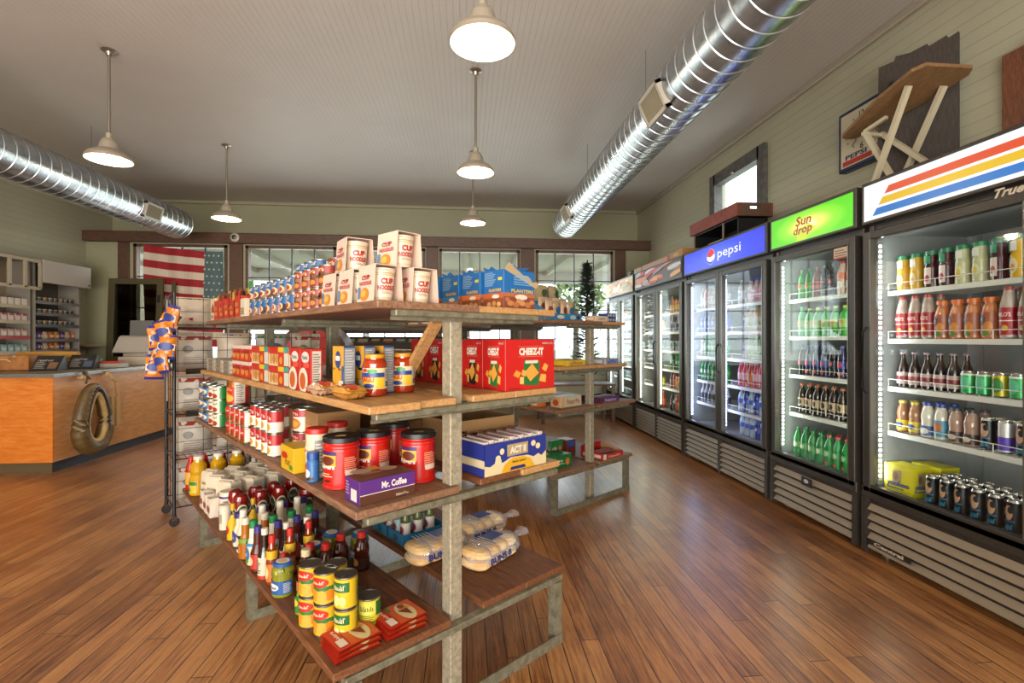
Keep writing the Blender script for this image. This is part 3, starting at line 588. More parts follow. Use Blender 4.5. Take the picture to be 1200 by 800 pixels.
def planters(band, nut, torn=False):
    def f():
        o = boxy('peanut_carton', 'carton', .175, .128, .158, '#1d6fc0', '#1d6fc0', PEAN, PEANS(band, nut))()
        b = MB(); mt = M('#1f74c4', .5); mi = M('#b9a98a', .7)   # torn zigzag flaps standing up at the back
        pts = [(-.087, 0), (-.087, .02), (-.06, .012), (-.04, .03), (-.01, .01), (.02, .025), (.05, .006), (.07, .018), (.087, 0)]
        b.prism(pts, lambda u, v, d: Vector((u, .06 + d + v * .3, .157 + v)), 0, .002, mt, mi); 
        if torn:
            for k, (m_, pp) in enumerate(((mi, [(-.087, 0), (.095, -.07), (.11, -.055), (.1, -.04), (.075, -.045), (.05, -.02), (.02, -.018), (-.03, .012), (-.06, .03)]), (mt, [(-.02, .0), (.03, .035), (.05, .02), (.12, .03), (.08, .0), (.14, -.01), (.085, -.05), (.04, -.04)]))):
                b.prism(pp, lambda u, v, d: Vector((u, (-.0665 if k == 0 else .0) + d, .158 + v)), 0, .002, m_, mi)
        b.build('torn_flap', o); return o
    return f
CHZ = lambda pk: B(('t', 'CHEEZ-IT', .0, .76, .5, .15, '#fdf4ea', .06), ('r', -.26, .655, .26, .662, '#f0a090'), ('r', -.26, .86, .26, .866, '#f0a090'), ('p', [(-.16, .1), (.16, .06), (.18, .56), (-.14, .6)], pk, 1), ('r', -.12, .52, .14, .58, '#e9e9dc', 2), ('p', [(-.02, .16), (.16, .32), (.02, .52), (-.14, .34)], '#eeb04a', 3), ('p', [(-.36, .3), (-.26, .24), (-.2, .34), (-.3, .4)], '#e9a83f', 3), ('p', [(-.2, .3), (-.12, .26), (-.1, .38), (-.18, .4)], '#efb857', 4), ('p', [(.16, .16), (.3, .12), (.31, .28), (.2, .3)], '#f0bd5a', 4), ('p', [(.22, .4), (.31, .34), (.36, .46), (.28, .52)], '#efb857', 3), ('r', -.23, .12, -.15, .26, '#e8d27a', 3), ('t', 'Grab n Go', .34, .93, .22, .05, '#d8dce4', .03), ('l', -.45, .02, -.1, .05, 1, '#7c1410'))
cheez = lambda pk, pk2='#2c7a3c': boxy('cracker_carton', 'carton', .29, .142, .21, '#c8201e', '#d2201c', CHZ(pk2), CHZ(pk))
def cup_pack():
    """shrink-sleeved stack: printed sleeve open at the ends, cups showing inside"""
    w_, d_, h_ = .112, .118, .122; mp = M('#f0d8cc', .3); o = bpy.data.objects.new('noodle_pack', None); COL.objects.link(o); o['category'] = 'noodles'
    b = MB(); q = .016
    for sx in (-1, 1):
        pl = [(sx * (w_ / 2 - .0), 0), (sx * (w_ / 2 - .0025), 0), (sx * (w_ / 2 - .0105), h_), (sx * (w_ / 2 - .008), h_)]
        b.prism(pl, lambda u, v, d: Vector((u, d, v)), -d_ / 2, d_ / 2, mp)
    b.lo(-w_ / 2 + .009, -d_ / 2, h_ - .002, w_ / 2 - .009, d_ / 2, h_, mp)
    for sx in (-1, 1):
        c = Flat((sx * (w_ / 2 + .0005), 0, 0), (0, -sx * -1, 0) if sx > 0 else (0, -1, 0), Vector((-sx * .0082, 0, h_)).normalized())
        b.text(c, 'CUP', 0, h_ * .66, d_ * .5, h_ * .13, M('#b8283a', .4), 3, .03); b.text(c, 'NOODLES', 0, h_ * .5, d_ * .72, h_ * .11, M('#b8283a', .4), 3, .03)
        b.ell(c, -.005, h_ * .2, .032, .022, M('#d8902e', .4), 2); b.ell(c, -.01, h_ * .22, .018, .012, M('#efbe62', .4), 3); b.rect(c, -.056, .01, -.036, .05, M('#5f88b8', .4), 1)
        b.rect(c, -.02, .082, .02, .088, M('#c47a80', .4), 1)
    b.build('sleeve', o)
    def cup(y, far):
        c = MB().lathe([(.034, .002), (.036, .01), (.0455, .104), (.048, .107), (.047, .112), (.046, .1125), (0, .1125)], M('#efe4d0', .35), 24, (0, y, 0))
        if not far:
            cv = Cyl(.041); p0 = cv.p
            cv.p = lambda u, v, k=1: Vector((p0(u, v, k).x * (.034 + .0125 * v / .105) / .041, p0(u, v, k).y * (.034 + .0125 * v / .105) / .041 - .0008 + y, v))
            c.rect(cv, -.06, .094, .06, .0965, M('#c9a35c', .4), 1); c.rect(cv, -.06, .088, .06, .0895, M('#c9a35c', .4), 1); c.rect(cv, -.06, .012, .06, .0135, M('#c9a35c', .4), 1)
            c.text(cv, 'CUP', 0, .068, .044, .02, M('#c02636', .4), 3, .05); c.text(cv, 'NOODLES', 0, .046, .066, .017, M('#c02636', .4), 3, .05); c.lines(cv, -.022, .026, .022, .034, 2, M('#a08c7c', .5), 2)
        return c
    cup(-.008, False).build('cup', o); return o
def pillow(w_, h_, d_, m, seed=1, nx=10, ny=12, crimp=.06, wr=.004, art=None, lie=False, mend=None):
    """sealed bag: puffed grid front and back with flat crimped ends"""
    R = random.Random(seed); b = MB(); F, K = [], []
    for j in range(ny + 1):
        for i in range(nx + 1):
            u = -1 + 2 * i / nx; v = -1 + 2 * j / ny; e = max(0., 1 - abs(v) ** 3.2) * max(0., 1 - abs(u) ** 2.6); t = d_ / 2 * e ** .6
            ww = w_ / 2 * (1 - .06 * (1 - abs(v) ** 2)); x = u * ww; z = (v + 1) / 2 * h_
            F.append((x, -t - .0008 + R.uniform(-wr, wr) * (e > .05), z)); K.append((x, t + .0008 + R.uniform(-wr, wr) * (e > .05), z))
    n = nx + 1
    for vs_, fl in ((F, 0), (K, 1)):
        for j in range(ny):
            mm = mend if mend and (j == 0 or j == ny - 1) else m
            fs = [(j * n + i, j * n + i + 1, (j + 1) * n + i + 1, (j + 1) * n + i) for i in range(nx)]
            if fl: fs = [q[::-1] for q in fs]
            used = sorted({k for q in fs for k in q}); mp = {k: t for t, k in enumerate(used)}
            b.add([vs_[k] for k in used], [tuple(mp[k] for k in q) for q in fs], mm, True)
    if art: art(b, PillowCv(w_, h_, d_), w_, h_)
    if lie: b.v = [(x, z - h_ / 2, -y + d_ / 2) for x, y, z in b.v]
    return b
class PillowCv(Flat):
    def __init__(s, w_, h_, d_): s.w, s.h, s.d = w_, h_, d_; s.R = .25; s.a = 0
    def p(s, u, v, k=1):
        U = min(1, abs(u / (s.w / 2))); V = min(1, abs(2 * v / s.h - 1)); e = max(0., 1 - V ** 3.2) * max(0., 1 - U ** 2.6)
        return Vector((u, -(s.d / 2 * e ** .6) - .0045 - k * .0006, v))
def bagf(name, cat, *a, **k): return lambda: mk(name, cat, ('body', pillow(*a, **k)))
def sugar_bag(c='#eae2cf', tx='SUGAR', fg='#8a7a50', w_=.115, d_=.075, h_=.18):
    def f():
        b = MB(); m = M(c, .65); R = random.Random(5); rings = []
        for z, k in ((0, .96), (.01, 1), (.06, 1.03), (.11, 1.0), (h_ - .012, .97), (h_, .84)):
            rings.append([(sx * w_ / 2 * k + R.uniform(-.002, .002), sy * d_ / 2 * k + R.uniform(-.002, .002), z) for sx, sy in ((-1, -1), (0, -1.04), (1, -1), (1.03, 0), (1, 1), (0, 1.04), (-1, 1), (-1.03, 0))])
        for i in range(5): b.add(rings[i] + rings[i + 1], [(j, (j + 1) % 8, 8 + (j + 1) % 8, 8 + j) for j in range(8)], m, False)
        b.add(rings[-1], [tuple(range(8))], m); b.add(rings[0], [tuple(range(8))[::-1]], m)
        cv = Flat((0, -d_ / 2 * 1.05 - .001, 0), (1, 0, 0), (0, 0, 1)); b.marks(cv, tx, 0, h_ * .62, w_ * .7, h_ * .13, M(fg, .5), 2); b.rect(cv, -.03, .03, .03, .06, M(fg, .5), 1)
        fl = MB(); fl.box((0, 0, h_ + .004), (w_ * .8, .022, .009), m, .04, .002); fl.box((0, -.012, h_ + .002), (w_ * .7, .02, .004), M('#ddd3bd', .6), -.05)
        return mk('paper_bag', 'bag', ('body', b), ('folded_top', fl))
    return f
def tray(name, w_, d_, h_, col, front=None, side=None, back_h=None, cat='tray', slope=True):
    """open display carton: low front, sides rising to the back"""
    def f():
        b = MB(); m = M(col, .45); mi = M('#a8865c', .7); bh = back_h or h_; t = .003
        b.lo(-w_ / 2, -d_ / 2, 0, w_ / 2, d_ / 2, t, mi); b.lo(-w_ / 2, -d_ / 2, t, w_ / 2, -d_ / 2 + t, h_, m); b.lo(-w_ / 2, d_ / 2 - t, t, w_ / 2, d_ / 2, bh, m)
        for sx in (-1, 1):
            b.prism([(-d_ / 2, 0), (d_ / 2, 0), (d_ / 2, bh), (-d_ / 2, h_)], lambda u, v, d: Vector((sx * (w_ / 2) - sx * d, u, v)), 0, t, m)
            b.prism([(-d_ / 2 + .003, t), (d_ / 2 - .003, t), (d_ / 2 - .003, bh - .001), (-d_ / 2 + .003, h_ - .001)], lambda u, v, d: Vector((sx * (w_ / 2 - t) - sx * d, u, v)), 0, .0006, mi)
        if front: front(b, Flat((0, -d_ / 2, 0), (1, 0, 0), (0, 0, 1)), w_, h_)
        if side: side(b, Flat((-w_ / 2, 0, 0), (0, -1, 0), (0, 0, 1)), d_, h_)
        return mk(name, cat, ('carton', b))
    return f
def bar_pack(c1, c2, w_=.035, h_=.12, d_=.014): return bagf('candy_bar', 'candy', w_, h_, d_, M(c1, .3), 3, 4, 8, wr=.001, art=B(('r', -.3, .25, .3, .75, c2), ('r', -.42, .42, .42, .52, '#f4ecd8', 2)), lie=True, mend=M(c2, .3))
# ---------------- goods on the near display shelf ----------------
T1, T2, T3, T4 = 1.455, 1.117, .791, .319
def pt(key, fn, s_, l_, z, lab, grp=None, face='side', turn=0., k=None):
    return put(key, fn, G(s_, l_, z + .0006), {'side': RZ_SIDE, 'end': RZ_END, 'far': RZ_FAR}[face] + turn, lab, grp, k)
# --- top board, from the far end to the near end
HOUSE = B(('r', -.4, .12, .4, .8, '#efe2c8'), ('p', [(-.28, .35), (.28, .35), (.28, .55), (0, .8), (-.28, .55)], '#a8341e'), ('l', -.3, .1, .3, .28, 3, '#6d4a38'))
pt('wc', boxy('food_carton', 'carton', .14, .09, .15, '#e9dcc0', '#e9dcc0', HOUSE, HOUSE), -.25, 2.4, T1, 'cream carton with a red house shape at the far end of the top board')
for i, l in enumerate((2.24, 2.10, 1.97, 1.84, 1.71)):
    c1 = '#c8301e' if i != 1 else '#b8281c'; k = 'rc%d' % (i % 2)
    pt(k, tray('display_carton', .115, .085, .105 if i % 2 else .125, c1, B(('t', 'TACO', 0, .6, .6, .2, '#f4d060'), ('e', 0, .3, .3, .12, '#e0903a')), B(('r', -.5, .0, .5, 1, '#d8b890')), .12), -.265, l, T1, '%s red open carton of seasoning sachets, counting from the cream carton' % NTH[i], 'red seasoning cartons')
    for j in range(3):
        pt('sa%d' % ((i + j) % 3), bagf('seasoning_sachet', 'sachet', .09, .165, .008, M(('#a8552c', '#7c4a30', '#caa06a')[(i + j) % 3], .35), i + j, 5, 6, wr=.002, art=B(('r', -.35, .55, .35, .9, ('#e2b050', '#c03024', '#8a3c24')[(i + j) % 3]))), -.29 + j * .024, l + .004 * j, T1 + .006, '%s sachet from the aisle inside the %s red seasoning carton' % (NTH[j], NTH[i]), 'seasoning sachets', turn=.03 * (j - 1))
pt('gb', boxy('food_carton', 'carton', .09, .09, .1, '#e8dfcb', '#e8dfcb', B(('r', -.4, .1, .4, .5, '#c9b898'), ('l', -.3, .1, .3, .5, 3, '#8a7a60'))), -.27, 1.57, T1, 'small pale carton beside the blue striped cans on the top board')
pt('gp', bagf('seasoning_sachet', 'sachet', .08, .1, .016, M('#3f9a36', .35), 4, 6, 6, art=B(('r', -.4, .3, .4, .6, '#e4d23c'))), -.27, 1.57, T1 + .1015, 'green packet standing on the small pale carton')
for i in range(7):
    for j in range(2 if i < 6 else 2):
        pt('chef', can(.041, .078, '#2a5f9e', CHEF), -.27, 1.44 - i * .1, T1 + j * .079, '%s blue and orange pasta can from the pale carton, %s layer' % (NTH[i], ('bottom', 'top')[j]), 'blue pasta cans', turn=.2 * ((i * 3 + j) % 3 - 1))
for i in range(3):
    for j in range(3): pt('chef', None, -.175, 1.0 - i * .1, T1 + j * .079, 'inner-row blue pasta can, %s column, %s layer up' % (NTH[i], NTH[j]), 'blue pasta cans')
for i in range(4):
    for j in range(2):
        pt('hash', can(.039, .083, '#9c2f1c', HASH), -.265, .765 - i * .092, T1 + j * .084, '%s brown-red chili can beside the noodle packs, %s layer' % (NTH[i], ('bottom', 'top')[j]), 'chili cans')
pt('hash2', can(.047, .11, '#b02a1a', HASH), -.165, .62, T1, 'larger brown-red chili can standing behind the small ones')
pt('hash2', None, -.165, .62, T1 + .111, 'larger chili can topmost of the back stack beside the noodle packs')
for s_, l_, z, lb, tn in ((-.252, .40, 0, 'noodle cup pack at the far end of its row beside the chili cans', 0), (-.252, .25, 0, 'noodle cup pack in the middle of the edge row on the top board', 0), (-.252, .085, 0, 'noodle cup pack standing at the near corner of the top board', .0),
                      (-.115, .075, 0, 'noodle cup pack between the corner pack and the blue peanut cartons', .0), (-.115, .21, 0, 'noodle cup pack behind the one next to the peanut cartons', .05),
                      (-.24, .31, .1235, 'upper noodle cup pack closer to the chili cans', -.12), (-.17, .1, .1235, 'upper noodle cup pack sitting above the corner, highest of all the goods', .10)):
    pt('cup', cup_pack, s_, l_, T1 + z, lb, 'noodle cup packs', 'end', tn)
for i, (bd, nt) in enumerate((('#c8642c', '#8a4a34'), ('#e07a2c', '#8f5034'), ('#2f86c8', '#b98a5c'), ('#c83030', '#c99a6a'), ('#c8642c', '#8a4a34'))):
    pt('pl%d' % (i if i < 4 else 1), planters(bd, nt, i == 0), .345 - .012 * i, .085 + .137 * i, T1, ('blue peanut carton at the near end with the torn top', 'second blue peanut carton, orange band', 'third blue peanut carton, all-blue band', 'fourth blue peanut carton with a red band', 'blue peanut carton furthest from the near end of its row')[i], 'blue peanut cartons', 'end')
for i in range(6): pt('cn%d' % (i % 2), boxy('food_carton', 'carton', .1, .12, .13, '#c8bfa8', '#c8bfa8' if i % 2 else '#7a8a9c', B(('l', -.4, .2, .4, .8, 5, '#5a564c'))), .33, 1.0 + .16 * i, T1, '%s dull carton in the row behind the blue peanut cartons' % NTH[i], 'cartons behind the peanut cartons', 'end')
# --- second board
SILV = B(('r', -.46, .1, -.2, .9, '#cfc8b6'), ('l', -.15, .1, .45, .9, 4, '#77736a'))
for i in range(3):
    for j in range(3): pt('sv', boxy('foil_pouch_pack', 'pack', .19, .12, .026, '#b9b6ac', '#a8a49a', SILV, SILV), -.26, 2.36 - i * .21, T2 + j * .027, '%s silver foil pack column from the rack, %s layer' % (NTH[i], ('bottom', 'middle', 'top')[j]), 'silver foil packs')
RCUP = B(('r', -.5, .78, .5, 1, '#e8e0d4'), ('e', -.25, .45, .2, .3, '#e8a04a'), ('e', .22, .4, .2, .3, '#e0902e'), ('r', -.42, .5, .42, .68, '#a81c22', 3))
for i in range(2):
    for j in range(2): pt('rcp', boxy('cup_pack', 'pack', .17, .09, .088, '#e4dccd', '#c8241e', RCUP, RCUP), -.275, 1.68 - i * .18, T2 + j * .089, '%s red snack cup pack from the silver packs, %s layer' % (NTH[i], ('bottom', 'top')[j]), 'red snack cup packs')
MIX = B(('r', -.5, .8, -.02, 1, '#c8241e'), ('r', -.02, .74, .26, 1, '#e6c62c'), ('r', .26, .74, .5, 1, '#3aa79c'), ('r', -.5, .0, -.02, .62, '#e9dcb8', 1), ('e', -.38, .36, .07, .28, '#d8a050', 3), ('e', -.22, .36, .07, .28, '#c8883c', 3), ('e', -.08, .36, .06, .28, '#d8a050', 3), ('r', .0, .1, .24, .6, '#d03a24'), ('e', .14, .3, .08, .2, '#ec9c34', 3), ('r', .28, .05, .5, .7, '#d8e0d8', 2))
for i in range(2):
    for j in range(2): pt('mix', boxy('cup_pack', 'pack', .28, .085, .087, '#d24a2c', '#c8341e', MIX, MIX), -.282, 1.21 - i * .29, T2 + j * .088, '%s red, yellow and teal cup pack, %s layer' % (('farther', 'nearer')[i], ('bottom', 'top')[j]), 'striped cup packs')
LIFE = B(('e', 0, .8, .36, .14, '#e9e6e2'), ('t', 'Roni', 0, .8, .5, .09, '#38639c', .04), ('e', .1, .62, .3, .07, '#e8584a'), ('e', -.2, .26, .44, .3, '#efe7d8'), ('e', -.25, .24, .28, .2, '#c8642c', 3))
for i in range(2): pt('lf', boxy('pasta_carton', 'carton', .115, .045, .172, '#c02018', '#c41f1a', LIFE, B(('r', -.38, .06, .38, .95, '#ddd8cf'), ('l', -.34, .1, .34, .9, 14, '#7a7670'))), -.31, .68 - i * .12, T2, ('red pasta mix carton beside the striped cup packs', 'red pasta mix carton closer to the sauce jars')[i], 'red pasta cartons')
KR = B(('r', -.5, 0, .5, .55, '#e8ac28'), ('r', -.5, .5, .5, 1, '#e9b03a'), ('e', 0, .72, .26, .18, '#24458e'), ('r', -.2, .7, .2, .8, '#e8ecf4', 3), ('e', -.1, .36, .28, .2, '#f0a82a', 3), ('r', -.5, 0, .1, .2, '#2c6ab0', 4), ('r', .1, 0, .5, .3, '#e9e6de', 4), ('r', .34, .2, .5, .6, '#2c6ab0', 3))
for i in range(3): pt('kr', boxy('macaroni_carton', 'carton', .10, .045, .185, '#d8a030', '#1f4a8c', KR, B(('r', -.46, .03, .46, .96, '#8f98a2'), ('l', -.4, .06, .4, .94, 16, '#c9cdd2'))), -.26 + .075 * i, .36 - .012 * i, T2, ('yellow-fronted macaroni carton at the board edge', 'macaroni carton between two others, grey nutrition side showing', 'innermost macaroni carton behind the sauce jars')[i], 'macaroni cartons')
pt('rg', ragu, -.19, .245, T2, 'pasta sauce jar nearer the red pasta cartons', 'sauce jars', 'side', .95)
pt('rg', None, -.045, .29, T2, 'pasta sauce jar nearer the steel post', 'sauce jars', 'side', .9)
CANDY = B(('e', -.2, .6, .22, .2, '#d8402c'), ('e', .25, .4, .2, .22, '#d84a38'), ('r', .3, .1, .48, .9, '#e0a030'))
for i, (s_, l_) in enumerate(((-.318, .34), (-.30, .15))): pt('cd%d' % i, bagf('candy_bag', 'bag', .15, .085, .045, M(('#d9b89c', '#d8a04c')[i], .25), i, 9, 9, wr=.006, art=CANDY, lie=True), s_, l_ + .08, T2, ('clear bag of red and white candies at the board edge', 'orange and red candy bag between the clear candy bag and first sauce jar')[i])
pt('chs', bagf('cheese_bag', 'bag', .19, .15, .04, M('#e6a92c', .35), 3, 9, 9, art=B(('r', -.48, .1, -.3, .9, '#d8d0c0'), ('e', .0, .5, .3, .3, '#f0c040'), ('r', .3, .1, .5, .9, '#d04a2c')), lie=True), .07 - .13, .50, T2, 'flat yellow snack bag lying between sauce jars and post', None, 'end', .1)
for i in range(5): pt('cz%d' % (0 if i in (0, 2) else 1), cheez('#2c7a3c' if i in (0, 2) else '#2a2620', '#2c7a3c'), .405, .085 + .145 * i, T2, ('large red cheese cracker carton at the near end, green pack printed on it', 'second red cheese cracker carton behind the large end one', 'third red cheese cracker carton in its row', 'fourth red cheese cracker carton, partly behind the steel post', 'farthest red cheese cracker carton, behind the wooden brace')[i], 'red cracker cartons', 'end')
for i in range(5): pt('oc%d' % (i % 2), boxy('food_carton', 'carton', .16, .13, .15, '#b89468', '#d8ceb8' if i % 2 else '#a8763c', B(('r', -.4, .3, .4, .8, '#8a3a2c'))), .38, .95 + .2 * i, T2, '%s assorted carton on the second board behind the cracker cartons' % NTH[i], 'assorted cartons', 'end')
# --- third board
for i in range(2):
    for j in range(3):
        pt('bl', can(.041, .082, '#1c72b8', BLUEC), -.335, 2.40 - i * .13, T3 + j * .083, '%s blue and yellow can stack by the wire rack, %s can up' % (('farther', 'nearer')[i], NTH[j]), 'blue milk cans')
        pt('gn', can(.041, .082, '#1f8a3c', GREENC), -.335, 2.10 - i * .12, T3 + j * .083, '%s green can stack, %s can up' % (('farther', 'nearer')[i], NTH[j]), 'green bean cans')
for j in range(2): pt('tm', can(.062, .145, '#cc2f1e', TOM, 30), -.27, 1.84, T3 + j * .146, ('big red and yellow tomato can at the bottom', 'big red and yellow tomato can stacked on its twin')[j], 'big tomato cans')
for i in range(2): pt('tm', None, -.12, 1.9 - i * .14, T3, ('inner big tomato can beside the green cans', 'inner big tomato can nearer the camera')[i], 'big tomato cans')
for i in range(4):
    for j in range(2 if i < 3 else 2): pt('bn', can(.036, .082, '#c52a1e', BEANS), -.34, 1.66 - i * .1, T3 + j * .083, '%s red bean can from the big tomato cans, %s layer' % (NTH[i], ('bottom', 'top')[j]), 'red bean cans')
for i in range(4):
    for j in range(2):
        pt('sp', can(.034, .105, '#b81d24', SOUP), -.33, 1.22 - i * .092, T3 + j * .106, '%s slim red and white soup can column at the edge, %s can' % (NTH[i], ('lower', 'upper')[j]), 'slim soup cans')
        if i < 3: pt('sp', None, -.25, 1.26 - i * .092, T3 + j * .106, '%s slim soup can column of the inner row, %s can' % (NTH[i], ('lower', 'upper')[j]), 'slim soup cans')
for j in range(2): pt('ck', can(.05, .107, '#b51c22', CHUNKY, 28), -.215, .9, T3 + j * .108, ('wide soup can carrying another', 'wide soup can with the bowl picture, on top')[j], 'wide soup cans')
pt('tea', boxy('tea_carton', 'carton', .15, .085, .1, '#d8b41e', '#e2bd22', B(('e', -.2, .6, .24, .14, '#c8281c'), ('t', 'TEA', .1, .35, .4, .2, '#8a2a14'), ('e', .3, .2, .12, .1, '#4f9a3c'))), -.335, .64, T3, 'yellow tea carton between the soup cans and the red-lidded canister')
OATS = A(('e', 0, .62, .8, .1, '#f0e6d0'), ('t', 'OATS', 0, .62, 1.2, .07, '#b8442c'), ('e', 0, .2, .7, .12, '#c8482c', 2), ('r', 1.0, .1, 1.8, .86, '#8e9090', 2), ('l', 1.1, .15, 1.7, .8, 9, '#dcdcd6'))
can_prof = [(.96, 0), (1, .01), (1, .96), (.97, 1)]
pt('oa', lidded('oats_canister', 'canister', .042, .17, can_prof, '#e9dcc4', .043, .02, '#d02a1e', OATS), -.315, .485, T3, 'tall cream canister with red lid at the board edge', 'red-lidded canisters')
pt('oa', None, -.2, .565, T3, 'tall cream canister with red lid standing further in', 'red-lidded canisters')
pt('bj', lidded('creamer_jar', 'jar', .023, .085, JARP, '#3a78c0', .022, .026, '#2456ae', A(('e', 0, .4, .8, .2, '#dfe8f0'), ('r', -1.4, .1, 1.4, .22, '#3c2a20'))), -.355, .42, T3, 'small blue jar between the cream canister and a red coffee canister')
for s_, l_, lb, tn in ((-.295, .30, 'red coffee canister at the board edge, nearest the small blue jar', 1.0), (-.16, .315, 'red coffee canister behind the purple carton', 1.1), (-.01, .43, 'red coffee canister furthest in, partly covered by the one at the post', 1.1), (-.045, .175, 'red coffee canister by the post at the near end', 1.05)):
    pt('fg', folgers, s_, l_, T3, lb, 'red coffee canisters', 'side', tn)
MRC = B(('r', -.5, 0, .5, .42, '#5a3424'), ('r', -.5, .42, .5, 1, '#5b2c8c'), ('r', -.5, .4, .5, .43, '#e8e2e8', 2), ('t', 'Mr. Coffee', .1, .7, .46, .3, '#f6f2f6', .04), ('t', '10 filters', .25, .16, .24, .12, '#e8dcd0'))
pt('mc', boxy('filter_carton', 'carton', .205, .105, .078, '#70503e', '#5b2c8c', MRC, B(('r', -.1, .1, .3, .6, '#e4e0e6'), ('l', -.4, .3, -.15, .9, 5, '#b8a0d0')), topart=B(('e', -.2, .6, .18, .3, '#c9b4a4'), ('r', -.05, .5, .15, .95, '#d8c040', 3), ('e', .25, .4, .16, .25, '#cdb9a8'), ('e', -.1, .2, .2, .14, '#a07c66', 3))), -.25, .085, T3, 'purple and brown coffee filter carton at the near corner', None, 'end', .02)
ACT = B(('p', [(-.5, .0), (.5, 0), (.5, .45), (.42, .3), (.36, .4), (.28, .32), (.18, .42), (-.1, .46), (-.22, .34), (-.32, .4), (-.42, .28), (-.5, .34)], '#e9deb4', 1), ('p', [(-.25, .0), (.3, 0), (.22, .3), (.1, .42), (-.08, .42), (-.2, .26)], '#e8b42c', 2), ('r', -.16, .5, .18, .88, '#b8a880', 2), ('t', 'ACT II', .01, .69, .26, .24, '#f8f6ee', .05), ('t', 'Butter Lovers', .03, .3, .22, .08, '#5a3a14'), ('p', [(-.12, .04), (.14, .04), (.12, .14), (-.1, .14)], '#28328a', 4), ('e', -.24, .7, .035, .1, '#efe6c0', 2), ('e', -.3, .5, .04, .1, '#efe6c0', 2), ('e', .27, .78, .04, .1, '#efe6c0', 3), ('e', .35, .66, .04, .1, '#efe6c0', 3), ('e', -.3, .4, .05, .1, '#efe6c0', 3))
pt('act', tray('popcorn_carton', .345, .17, .125, '#2a3a9c', ACT, B(('r', -.5, 0, .5, .5, '#e4dab4'), ('r', -.5, .0, .5, .25, '#2c3c9c', 2)), .125), .325, .10, T3, 'blue and cream open popcorn carton filling the near end of the board', None, 'end')
for i in range(12): pt('pp%d' % (i % 2), boxy('popcorn_pack', 'pack', .022, .15, .126 + .006 * (i % 2), ('#f2ecec', '#c07a86')[i % 2], '#e4dcdc', None, None, B(('r', -.4, .05, -.1, .95, '#b05a68'))), .325 - .155 + i * .0275, .10, T3 + .006, '%s folded popcorn pack standing in the blue carton, counting from the post' % (NTH + ['last'])[i] if i < 11 else 'last folded popcorn pack in the blue carton, farthest from the post', 'popcorn packs', 'end', .02 * ((i * 7) % 3 - 1))
CHEX = B(('t', 'Chex', -.28, .66, .3, .22, '#241c14', .03, .06), ('t', 'mix', -.22, .36, .26, .2, '#241c14', .03, .06))
pt('chx', tray('cardboard_box', .34, .26, .185, '#a8845a', CHEX, None, .185), .34, .36, T3, 'brown snack mix box with an open top behind the popcorn carton', None, 'end', -.04)
for i, (s_, l_, w_, h_) in enumerate(((.13, .62, .2, .16), (-.13, .80, .19, .21), (-.14, 1.03, .22, .2), (.1, 1.35, .26, .2), (.36, 1.0, .3, .24), (.38, 1.45, .3, .22))):
    bx = boxy('cardboard_box', 'box', w_, .2, h_, '#a8845a', '#a37d52', B(('p', [(-.2, .45), (-.05, .35), (-.05, .55)], '#2a2018'), ('r', .1, .35, .3, .55, '#dcd6c8')) if i != 1 else B(('r', -.2, .2, .35, .7, '#e8843a'), ('l', -.15, .25, .3, .65, 4, '#6a3414')), B(('p', [(-.3, .6), (.3, .6), (0, .5)], '#6f5030')) if i else B(('r', -.1, .3, .2, .6, '#6b4f30')))
    pt('bb%d' % i, bx, s_, l_, T3, ('brown box beside the post behind the coffee canister', 'brown box with an orange sticker behind the canisters', 'brown box behind the wide soup cans', 'brown box behind the slim soup cans', 'tall brown box behind the snack mix box', 'last brown box towards the wire rack')[i], 'brown cardboard boxes', 'side' if i in (1, 2, 3) else 'end')
# --- bottom boards, aisle side
for i, (s_, l_) in enumerate(((-.415, 2.43), (-.34, 2.46))): pt('kt', bottle('ketchup_bottle', .2, .034, JUICE, '#c02a1c', '#c8281c', .018, .022, A(('r', -1.4, .2, 1.4, .6, '#e8b84a'))), s_, l_, T4, ('tall red-capped bottle at the very end of the bottom board', 'red-capped bottle behind the first oil jug')[i], 'red-capped bottles')
for i, (s_, l_) in enumerate(((-.40, 2.28), (-.285, 2.29), (-.17, 2.30))): pt('oil', oil, s_, l_, T4, ('golden oil jug at the aisle edge', 'middle golden oil jug', 'innermost golden oil jug')[i], 'oil jugs')
for i, (s_, l_) in enumerate(((-.345, 2.39), (-.235, 2.40), (-.12, 2.4))): pt('kt', None, s_, l_, T4, '%s red-capped bottle peeping between the oil jugs' % NTH[i], 'red-capped bottles')
for r_, l_ in enumerate((2.10, 1.94, 1.78)):
    for c_ in range(4 if r_ < 2 else 3):
        s_ = -.355 + c_ * .125 + .02 * (r_ == 2)
        v = c_ == 3
        if v and s_ > .0: s_ = .0 - .03
        pt('sg%d' % v, sugar_bag(*(('#e9e1d0', 'FLOUR', '#7f8a9c') if v else ('#ece4d2', 'SUGAR', '#a48a4c')), h_=.18 if not v else .2), s_, l_, T4, 'white paper sugar bag, %s from the aisle, row %s' % (NTH[c_], ('nearest the oil', 'second from the oil', 'by the canister')[r_]), 'sugar and flour bags', turn=.5 + .1 * ((r_ * 4 + c_) * 5 % 3 - 1))
for i in range(3): pt('sm', sugar_bag('#efe8dc', 'SALT', '#b05a4c', .06, .05, .1), -.42, 1.95 - i * .1, T4, '%s small white bag at the aisle edge below the sugar bags' % NTH[i], 'small salt bags', k=(1, 1, 1))
CAN2 = A(('r', -FULL, .86, FULL, .93, '#39308a'), ('t', 'BABY', 0, .6, 1.0, .1, '#4a4640'), ('r', -.4, .15, .3, .4, '#1c2440', 2), ('l', .8, .1, 1.6, .8, 8, '#7a756a'))
